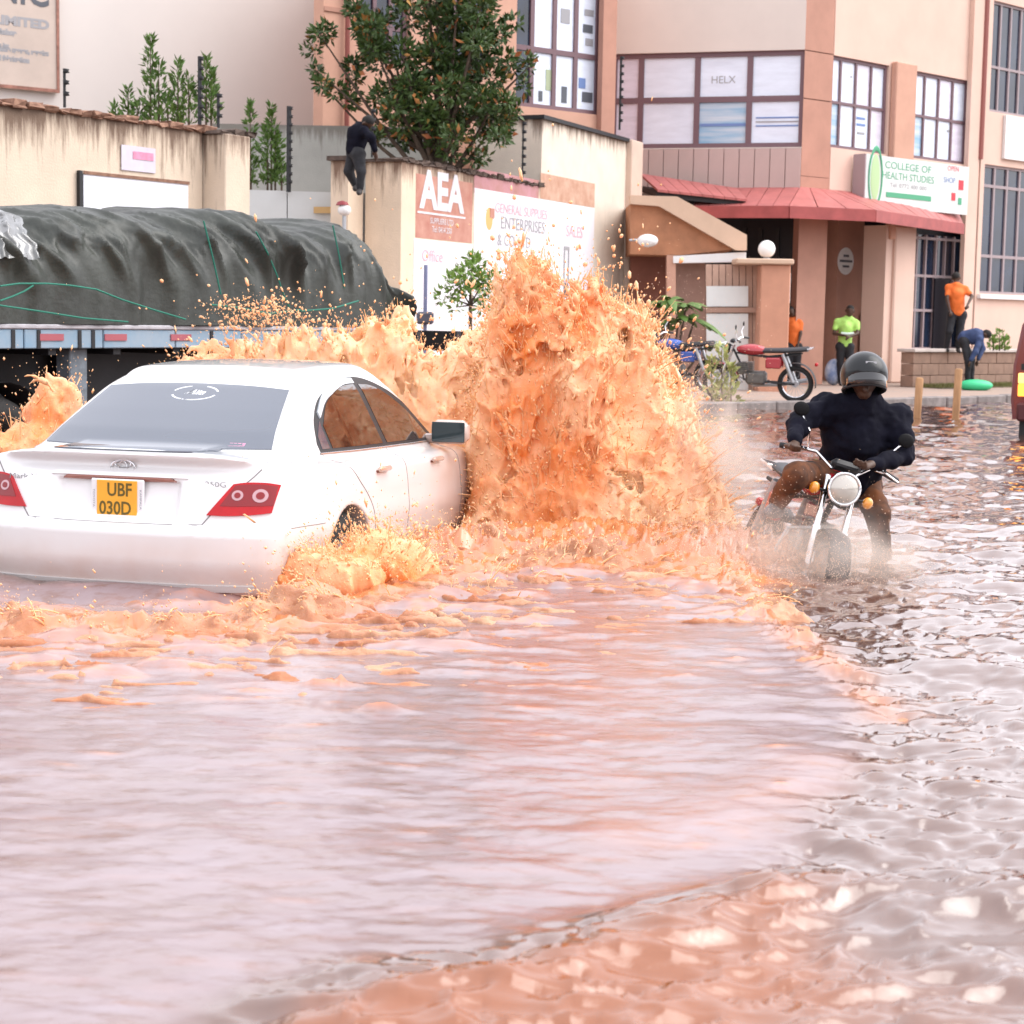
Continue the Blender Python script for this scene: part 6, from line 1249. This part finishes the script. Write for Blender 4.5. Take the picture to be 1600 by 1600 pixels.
def plume(name, x0, x1, y0, y1, zt, vox, shapef, seed, amp, label, cells=(7, 6, 6), parent=None):
    nx, ny, nz = int((x1-x0)/vox), int((y1-y0)/vox), int((zt+.12)/vox); rg = np.random.default_rng(seed)
    xs = x0+np.arange(nx)*vox; ys = y0+np.arange(ny)*vox; zs = -.12+np.arange(nz)*vox; shp = (nx, ny, nz)
    base = lattice(shp, [c*1.0 for c in ((x1-x0)*2.2, (y1-y0)*2.2, zt*1.8)], rg); w1 = lattice(shp, ((x1-x0)*3.2, (y1-y0)*3.2, zt*3.0), rg); w2 = lattice(shp, ((x1-x0)*3.2, (y1-y0)*3.2, zt*3.0), rg)
    det = np.zeros(shp, np.float32); a = 1.0
    for fr in (7, 14, 27, 48): det += a*(np.abs(lattice(shp, ((x1-x0)*fr, (y1-y0)*fr, zt*fr*.62), rg)) if fr < 40 else lattice(shp, ((x1-x0)*fr, (y1-y0)*fr, zt*fr*.6), rg)*.6); a *= .66
    I = np.meshgrid(np.arange(nx, dtype=np.float32), np.arange(ny, dtype=np.float32), np.arange(nz, dtype=np.float32), indexing='ij')
    I[0] += w1*.075/vox; I[2] += w2*.085/vox; I[1] += (w1-w2)*.04/vox
    D = sample(det, I); del I
    E_ = shapef(xs[:, None, None], ys[None, :, None], zs[None, None, :])        # signed distance-like envelope, negative inside
    am_ = amp*(.8+.45*np.clip(zs[None, None, :], 0, 2)/max(zt, 1)*1.6).astype(np.float32)
    F_ = E_+am_*(.65*base)+am_*(D-1.15)*.85
    V_, Q_ = vdb_mesh(np.minimum(F_, .3), (xs[0], ys[0], zs[0]), vox)
    return V_, Q_
def prof_top(pts, Y, k=1.0):
    P_ = [at(x, y, Y) for x, y in pts]; return np.array([p.x for p in P_]), np.array([p.z for p in P_])*k
# main plume thrown up by the front wheel
PX, PZt = prof_top([(710, 830), (738, 720), (760, 580), (772, 478), (800, 448), (832, 440), (862, 470), (880, 515), (900, 480), (940, 478), (975, 500), (1005, 505), (1030, 570), (1055, 620), (1080, 650), (1095, 720), (1115, 790), (1140, 850), (1180, 885)], 12.7, .82)
def env_main(x, y, z):
    top = np.interp(x, PX, PZt)
    yc = 12.7-.10*(x+.3)+.12*z; half = .42+.10*np.sin(x*2.3)-.24*np.clip(z/1.6, 0, 1)**1.5+.25*np.clip(.4-z, 0, 1)-.12*np.clip((x-.6)/1, 0, 1)
    ey = np.abs(y-yc)-half; ez = (z-top)*.55
    e = smax(ex_ if False else ey, ez, .16); return smax(e, (PX[0]+.02-x), .12)
V1, Q1 = plume('main', -.62, 1.95, 11.85, 13.75, 1.98, .0112, env_main, 41, .125, '')
# lighter sheet thrown out on the far side of the car, seen above the roof
BX, BZt = prof_top([(262, 600), (300, 562), (335, 540), (385, 534), (430, 538), (465, 530), (500, 544), (545, 536), (590, 505), (625, 498), (655, 520), (690, 545), (730, 515), (775, 500), (830, 520)], 14.6, .88)
def env_back(x, y, z):
    top = np.interp(x, BX, BZt); yc = 14.6+.05*np.sin(x*3); ey = np.abs(y-yc)-.30; return smax(smax(ey, (z-top)*.6, .12), BX[0]-x, .1)
V2, Q2 = plume('back', -2.95, .35, 14.0, 15.2, 1.5, .0150, env_back, 42, .11, '')
# bursts by the rear wheels: near side roll and far side tongue
def env_rear(x, y, z):
    c = gp(605, 905); e = np.sqrt(((x-c.x)/.9)**2+((y-c.y-.12)/.75)**2+((z-.0)/.72)**2)*1.0
    s1 = (e-.29)*.7; c2 = at(520, 890, c.y-.15); e2 = np.sqrt(((x-c2.x)/1.3)**2+((y-c2.y)/.8)**2+((z-.0)/.55)**2); return smin(s1, (e2-.22)*.6, .1)
cR = gp(590, 900)
V3, Q3 = plume('rear', cR.x-.75, cR.x+.65, cR.y-.75, cR.y+.65, .55, .0095, env_rear, 43, .060, '')
def env_left(x, y, z):
    c = at(90, 640, 11.6); e = np.sqrt(((x-c.x)/.8)**2+((y-c.y)/.7)**2+((z-c.z+.05)/1.15)**2); s1 = (e-.17)*.8
    c = at(40, 690, 11.4); e = np.sqrt(((x-c.x)/1.5)**2+((y-c.y)/.7)**2+((z-c.z+.1)/.9)**2); return smin(s1, (e-.15)*.8, .06)
cL = at(70, 660, 11.5)
V4, Q4 = plume('left', cL.x-.8, cL.x+.6, cL.y-.5, cL.y+.5, 1.25, .012, env_left, 44, .055, '')
def air(V_, bias):
    return np.clip(bias+.08+.70*fbm(np.asarray(V_)*2.2, 4, 7)+.25*np.clip((V_[:, 2]-.2)/1.6, 0, 1), 0, 1)
def stuffobj(name, V_, Q_, mat, label, cat='splash', bias=.15):
    a_ = air(V_, bias)
    if name == 'main_splash': a_ = np.clip(a_+.62*smooth01((V_[:, 0]-.30)/1.0)-.35*np.exp(-((V_[:, 0]-.10)/.30)**2), 0, 1)
    o = link(name, npmesh(name, V_, Q_, True, {'air': a_}), mat); tag(o, label, cat, kind='stuff'); return o
stuffobj('main_splash', V1, Q1, spl, 'towering orange muddy splash beside the front of the white car')
stuffobj('far_splash', V2, Q2, spl, 'paler muddy spray sheet rising beyond the white car roof', bias=.5)
stuffobj('wheel_splash', V3, Q3, spl, 'orange water rolling up round the near rear wheel of the white car')
stuffobj('side_splash', V4, Q4, spl, 'small muddy splash tongue at the left of the rear window')
# froth riding on the churned water round the car, in front of the plume and along the wake front
FX0, FX1, FY0, FY1 = -3.4, 2.3, 6.3, 12.5; fv = .0148; nfx, nfy = int((FX1-FX0)/fv), int((FY1-FY0)/fv); rgf = np.random.default_rng(61)
fx = FX0+np.arange(nfx)*fv; fy = FY0+np.arange(nfy)*fv; GX, GY = np.meshgrid(fx, fy, indexing='ij'); PF = np.stack([GX, GY, 0*GX], -1)
dA, _ = line_dist(GX, GY, churn_ln); dB, _ = line_dist(GX, GY, ln2); dC, tC = line_dist(GX, GY, fr); jt_ = fbm(PF*2.1, 3, 181); dC = dC+.10*jt_; dA = dA+.10*jt_; dB = dB+.12*jt_
dT, _ = line_dist(GX, GY, [tuple(gp(*p).xy) for p in ((-300, 915), (0, 920), (300, 930), (450, 918))]); offT = smooth01((dT-.46)/.20)
msk = offT*np.maximum.reduce([smooth01(1-dA/.42), smooth01(1-dB/.95), smooth01(1-dC/.24)*(.8-.6*tC)])
pat = fbm(PF*1.5, 3, 171); pat2 = 1-np.abs(fbm(PF*np.array([3.4, 4.2, 1])+.5*np.stack([pat, pat, 0*pat], -1), 4, 173)); top = msk*smooth01(.45+1.1*pat)*(.02+.15*np.clip(pat2, 0, 1)**2.2)-.035*(1-msk)-.012
str_ = fbm(PF*np.array([3.2, 10.5, 1])+.6*np.stack([pat, pat, 0*pat], -1), 5, 177, .6); inz = np.clip(seg_poly_dist(GX, GY, wake)/.3, 0, 1); reach = smooth01(1-np.maximum(dA-.2, 0)/2.1)*inz*offT
stk = np.clip(str_-.34+.36*reach, 0, 1)*reach; top = np.maximum(top, np.where(stk > .02, -.010+.085*np.minimum(stk, .40), -.05)); msk = np.maximum(msk, np.where(stk > .02, .45*np.minimum(1, stk*6), 0))
nfz = int(.34/fv); fz = -.10+np.arange(nfz)*fv; shp = (nfx, nfy, nfz); det = np.zeros(shp, np.float32); a_ = 1.0
for frq in (6, 12, 24, 40): det += a_*np.abs(lattice(shp, ((FX1-FX0)*frq, (FY1-FY0)*frq*1.2, .34*frq), rgf)); a_ *= .62
Ff = (fz[None, None, :]-top[:, :, None]).astype(np.float32)*.8+(.035*msk[:, :, None]*(det-1.05)).astype(np.float32)
base_z = np.where((msk > .02) & (dT > .5), 0, .25)[:, :, None].astype(np.float32); Ff = np.minimum(Ff+base_z, .25); del det
V5, Q5 = vdb_mesh(Ff, (FX0, FY0, fz[0]), fv); qz = V5[Q5][:, :, 2].max(1); Q5 = Q5[qz > -.030]; us5, inv5 = np.unique(Q5, return_inverse=True); V5 = V5[us5]; Q5 = inv5.reshape(-1, 4)
spl2 = spl.copy(); spl2.name = 'muddy_froth'; mc_ = [x for x in spl2.node_tree.nodes if x.type == 'MIX'][0]; mc_.inputs[6].default_value = (.38, .115, .034, 1); mc_.inputs[7].default_value = (.54, .30, .18, 1)
stuffobj('froth', V5, Q5, spl2, 'broken muddy froth on the churned water along the car and wake front', 'froth', bias=.30)
# --- droplets, threads and fine spray
ico = MB(); t = (1+5**.5)/2
IV = np.array([(-1, t, 0), (1, t, 0), (-1, -t, 0), (1, -t, 0), (0, -1, t), (0, 1, t), (0, -1, -t), (0, 1, -t), (t, 0, -1), (t, 0, 1), (-t, 0, -1), (-t, 0, 1)])/math.sqrt(1+t*t)
IF = np.array([(0, 11, 5), (0, 5, 1), (0, 1, 7), (0, 7, 10), (0, 10, 11), (1, 5, 9), (5, 11, 4), (11, 10, 2), (10, 7, 6), (7, 1, 8), (3, 9, 4), (3, 4, 2), (3, 2, 6), (3, 6, 8), (3, 8, 9), (4, 9, 5), (2, 4, 11), (6, 2, 10), (8, 6, 7), (9, 8, 1)])
OV = np.array([(1, 0, 0), (-1, 0, 0), (0, 1, 0), (0, -1, 0), (0, 0, 1), (0, 0, -1)], float); OF = np.array([(0, 2, 4), (2, 1, 4), (1, 3, 4), (3, 0, 4), (2, 0, 5), (1, 2, 5), (3, 1, 5), (0, 3, 5)])
def drops(C_, Rr, Dv, st, small=False):
    """C centres, Rr radii, Dv stretch directions, st stretch factors"""
    BV, BF = (OV, OF) if small else (IV, IF); D = Dv/np.linalg.norm(Dv, axis=1)[:, None]; dt = np.einsum('vk,nk->nv', BV, D); V_ = BV[None]+D[:, None, :]*(dt*(st[:, None]-1))[:, :, None]
    V_ = C_[:, None, :]+V_*Rr[:, None, None]; k = len(BV); F_ = (BF[None]+(np.arange(len(C_))*k)[:, None, None]).reshape(-1, 3); return V_.reshape(-1, 3), F_
rg = np.random.default_rng(77)
def shed(V_, n_, push, up, rmin, rmax, sel=None, jit=.03):
    """drops torn off the surface of a plume, flung outwards and up"""
    c = np.array([V_[:, 0].mean(), V_[:, 1].mean(), .0]); P_ = V_ if sel is None else V_[sel]; i = rg.integers(0, len(P_), n_); p = P_[i]; d = p-c; d /= np.linalg.norm(d, axis=1)[:, None]
    d = d+rg.normal(size=d.shape)*.45; d[:, 2] += up; m_ = rg.exponential(push, (n_, 1)); q = p+d*m_+rg.normal(size=p.shape)*jit; r = rmin+(rmax-rmin)*rg.random(n_)**4; return q, r, d, 1+rg.exponential(.9, n_)
parts = []
for V_, n_, pu, up_, r1, r2 in ((V1, 15000, .035, .25, .0020, .011), (V2, 7000, .045, .4, .0025, .012), (V3, 2600, .05, .5, .002, .009), (V5, 5000, .03, 1.2, .0018, .007), (V4, 900, .06, .5, .002, .010)):
    sel = V_[:, 2] > .03; q, r, d, st = shed(V_, n_, pu, up_, r1, r2, sel); k = q[:, 2] > .0; parts.append(drops(q[k], r[k], d[k], st[k], True))
# bigger clots near the ragged crown
sel = (V1[:, 2] > .5); q, r, d, st = shed(V1, 900, .11, .5, .006, .018, sel); parts.append(drops(q, r, d, st))
sel = (V2[:, 2] > .9); q, r, d, st = shed(V2, 500, .12, .7, .006, .016, sel); parts.append(drops(q, r, d, st))
# spatter in front of the truck load
cS = at(400, 488, 14.2); q = np.array(cS)+rg.normal(size=(700, 3))*np.array([.20, .12, .075]); parts.append(drops(q, .002+.009*rg.random(700)**2.5, rg.normal(size=(700, 3)), 1+rg.exponential(.8, 700)))
off = 0; VV, FF = [], []
for v, f in parts: VV.append(v); FF.append(f+off); off += len(v)
o = link('spray_droplets', npmesh('spray_droplets', np.concatenate(VV), np.concatenate(FF), True, {'air': np.full(sum(len(v) for v in VV), .45)}), spl); tag(o, 'thousands of muddy drops flying off the big splash', 'droplets', kind='stuff')
# threads: thin arcs of water pulled out of the plumes
th_v, th_f, off = [], [], 0
def thread(p, v, T, r):
    global off
    n_ = 7; g_ = 9.8; t_ = np.linspace(0, T, n_)[:, None]; P_ = p+v*t_+np.array([0, 0, -g_/2])*t_**2; rr = r*np.sin(np.linspace(.9, math.pi*.98, n_))*(1+.5*rg.normal(size=n_)*.5); rr = np.clip(rr, .0012, None)
    ang = np.arange(4)*math.pi/2; tg = np.gradient(P_, axis=0); tg /= np.linalg.norm(tg, axis=1)[:, None]; a_ = np.cross(tg, [.3, .9, .1]); a_ /= np.linalg.norm(a_, axis=1)[:, None]; b_ = np.cross(tg, a_)
    V_ = P_[:, None]+(a_[:, None]*np.cos(ang)[None, :, None]+b_[:, None]*np.sin(ang)[None, :, None])*rr[:, None, None]; th_v.append(V_.reshape(-1, 3))
    i = np.arange(n_-1)[:, None]*4+np.arange(4)[None]; j = np.arange(n_-1)[:, None]*4+(np.arange(4)[None]+1) % 4; th_f.append(np.stack([i, j, j+4, i+4], -1).reshape(-1, 4)+off); off += n_*4
for V_, cnt, sp, lo in ((V1, 2600, 1.3, .1), (V2, 700, 1.3, .8), (V3, 200, .9, .05), (V5, 500, .9, .03), (V4, 90, 1.2, .4)):
    c = np.array([V_[:, 0].mean(), V_[:, 1].mean(), -.3]); P_ = V_[V_[:, 2] > lo]
    for i in rg.integers(0, len(P_), cnt):
        p = P_[i]; d = (p-c)/np.linalg.norm(p-c)+rg.normal(size=3)*.45; thread(p-d*.03, d*sp*rg.uniform(.4, 1.3)+np.array([0, 0, .6]), rg.uniform(.04, .12), rg.uniform(.002, .0055))
p = np.array(at(62, 620, 11.4)); thread(np.array(at(84, 612, 11.4)), np.array([-.75, 0, 1.2]), .20, .014); thread(np.array(at(70, 600, 11.4)), np.array([-.9, 0, 1.0]), .14, .010)
o = link('water_threads', npmesh('water_threads', np.concatenate(th_v), np.concatenate(th_f), True, {'air': np.full(sum(len(v) for v in th_v), .4)}), spl); tag(o, 'ragged threads of muddy water fringing the splash', 'spray', kind='stuff')
# fine drifting spray: lower right of the plume, over the motorcycle wheels
n_ = 6500; c = np.array(gp(1190, 885)); q = c+np.array([0, 0, .12])+rg.normal(size=(n_, 3))*np.array([.30, .30, .17]); q2 = np.array(gp(1290, 900))+np.array([0, -.1, .06])+rg.normal(size=(4000, 3))*np.array([.30, .22, .09])
q3 = np.array(at(1080, 660, 12.5))+rg.normal(size=(3500, 3))*np.array([.22, .25, .42]); q = np.concatenate([q, q2, q3]); q = q[q[:, 2] > 0]
v, f = drops(q, rg.uniform(.0012, .0030, len(q)), rg.normal(size=q.shape), np.ones(len(q)), True); o = link('fine_spray', npmesh('fine_spray', v, f), fine_m); tag(o, 'fine pale spray drifting from the splash towards the motorcycle', 'spray', kind='stuff')

# soft veil of atomised water: real thin mist hanging round the lower right of the plume and over the motorcycle wheels
mm_ = bpy.data.materials.new('spray_mist'); mm_.use_nodes = True; n = mm_.node_tree; L = n.links; n.nodes.remove(n.nodes['Principled BSDF']); pv_ = n.nodes.new('ShaderNodeVolumePrincipled'); L.new(pv_.outputs[0], n.nodes['Material Output'].inputs['Volume'])
pv_.inputs['Color'].default_value = (.97, .86, .78, 1); pv_.inputs['Anisotropy'].default_value = .2
tc = n.nodes.new('ShaderNodeTexCoord'); ln = n.nodes.new('ShaderNodeVectorMath'); ln.operation = 'LENGTH'; L.new(tc.outputs['Object'], ln.inputs[0])
mr = n.nodes.new('ShaderNodeMapRange'); mr.interpolation_type = 'SMOOTHSTEP'; mr.inputs[1].default_value = 1.0; mr.inputs[2].default_value = .1; L.new(ln.outputs['Value'], mr.inputs[0])
tn = n.nodes.new('ShaderNodeTexNoise'); tn.inputs['Scale'].default_value = 2.4; tn.inputs['Detail'].default_value = 3; L.new(tc.outputs['Object'], tn.inputs[0])
m1 = n.nodes.new('ShaderNodeMapRange'); m1.inputs[1].default_value = .35; m1.inputs[2].default_value = .7; L.new(tn.outputs[0], m1.inputs[0])
m2 = n.nodes.new('ShaderNodeMath'); m2.operation = 'MULTIPLY'; L.new(mr.outputs[0], m2.inputs[0]); L.new(m1.outputs[0], m2.inputs[1]); m3 = n.nodes.new('ShaderNodeMath'); m3.operation = 'MULTIPLY'; m3.inputs[1].default_value = 5.5; L.new(m2.outputs[0], m3.inputs[0]); L.new(m3.outputs[0], pv_.inputs['Density'])
for c_, sc_, lab in ((gp(1270, 880, .04), (.85, .60, .42), 'pale mist of spray drifting over the ridden motorcycle wheels'), (at(1110, 740, 12.3), (.50, .55, .75), 'pale mist along the right flank of the main splash')):
    o = MB().ball((0, 0, 0), 1, 24, 16).build('spray_mist', mm_, None); o.location = c_; o.scale = sc_; tag(o, lab, 'mist', kind='stuff')
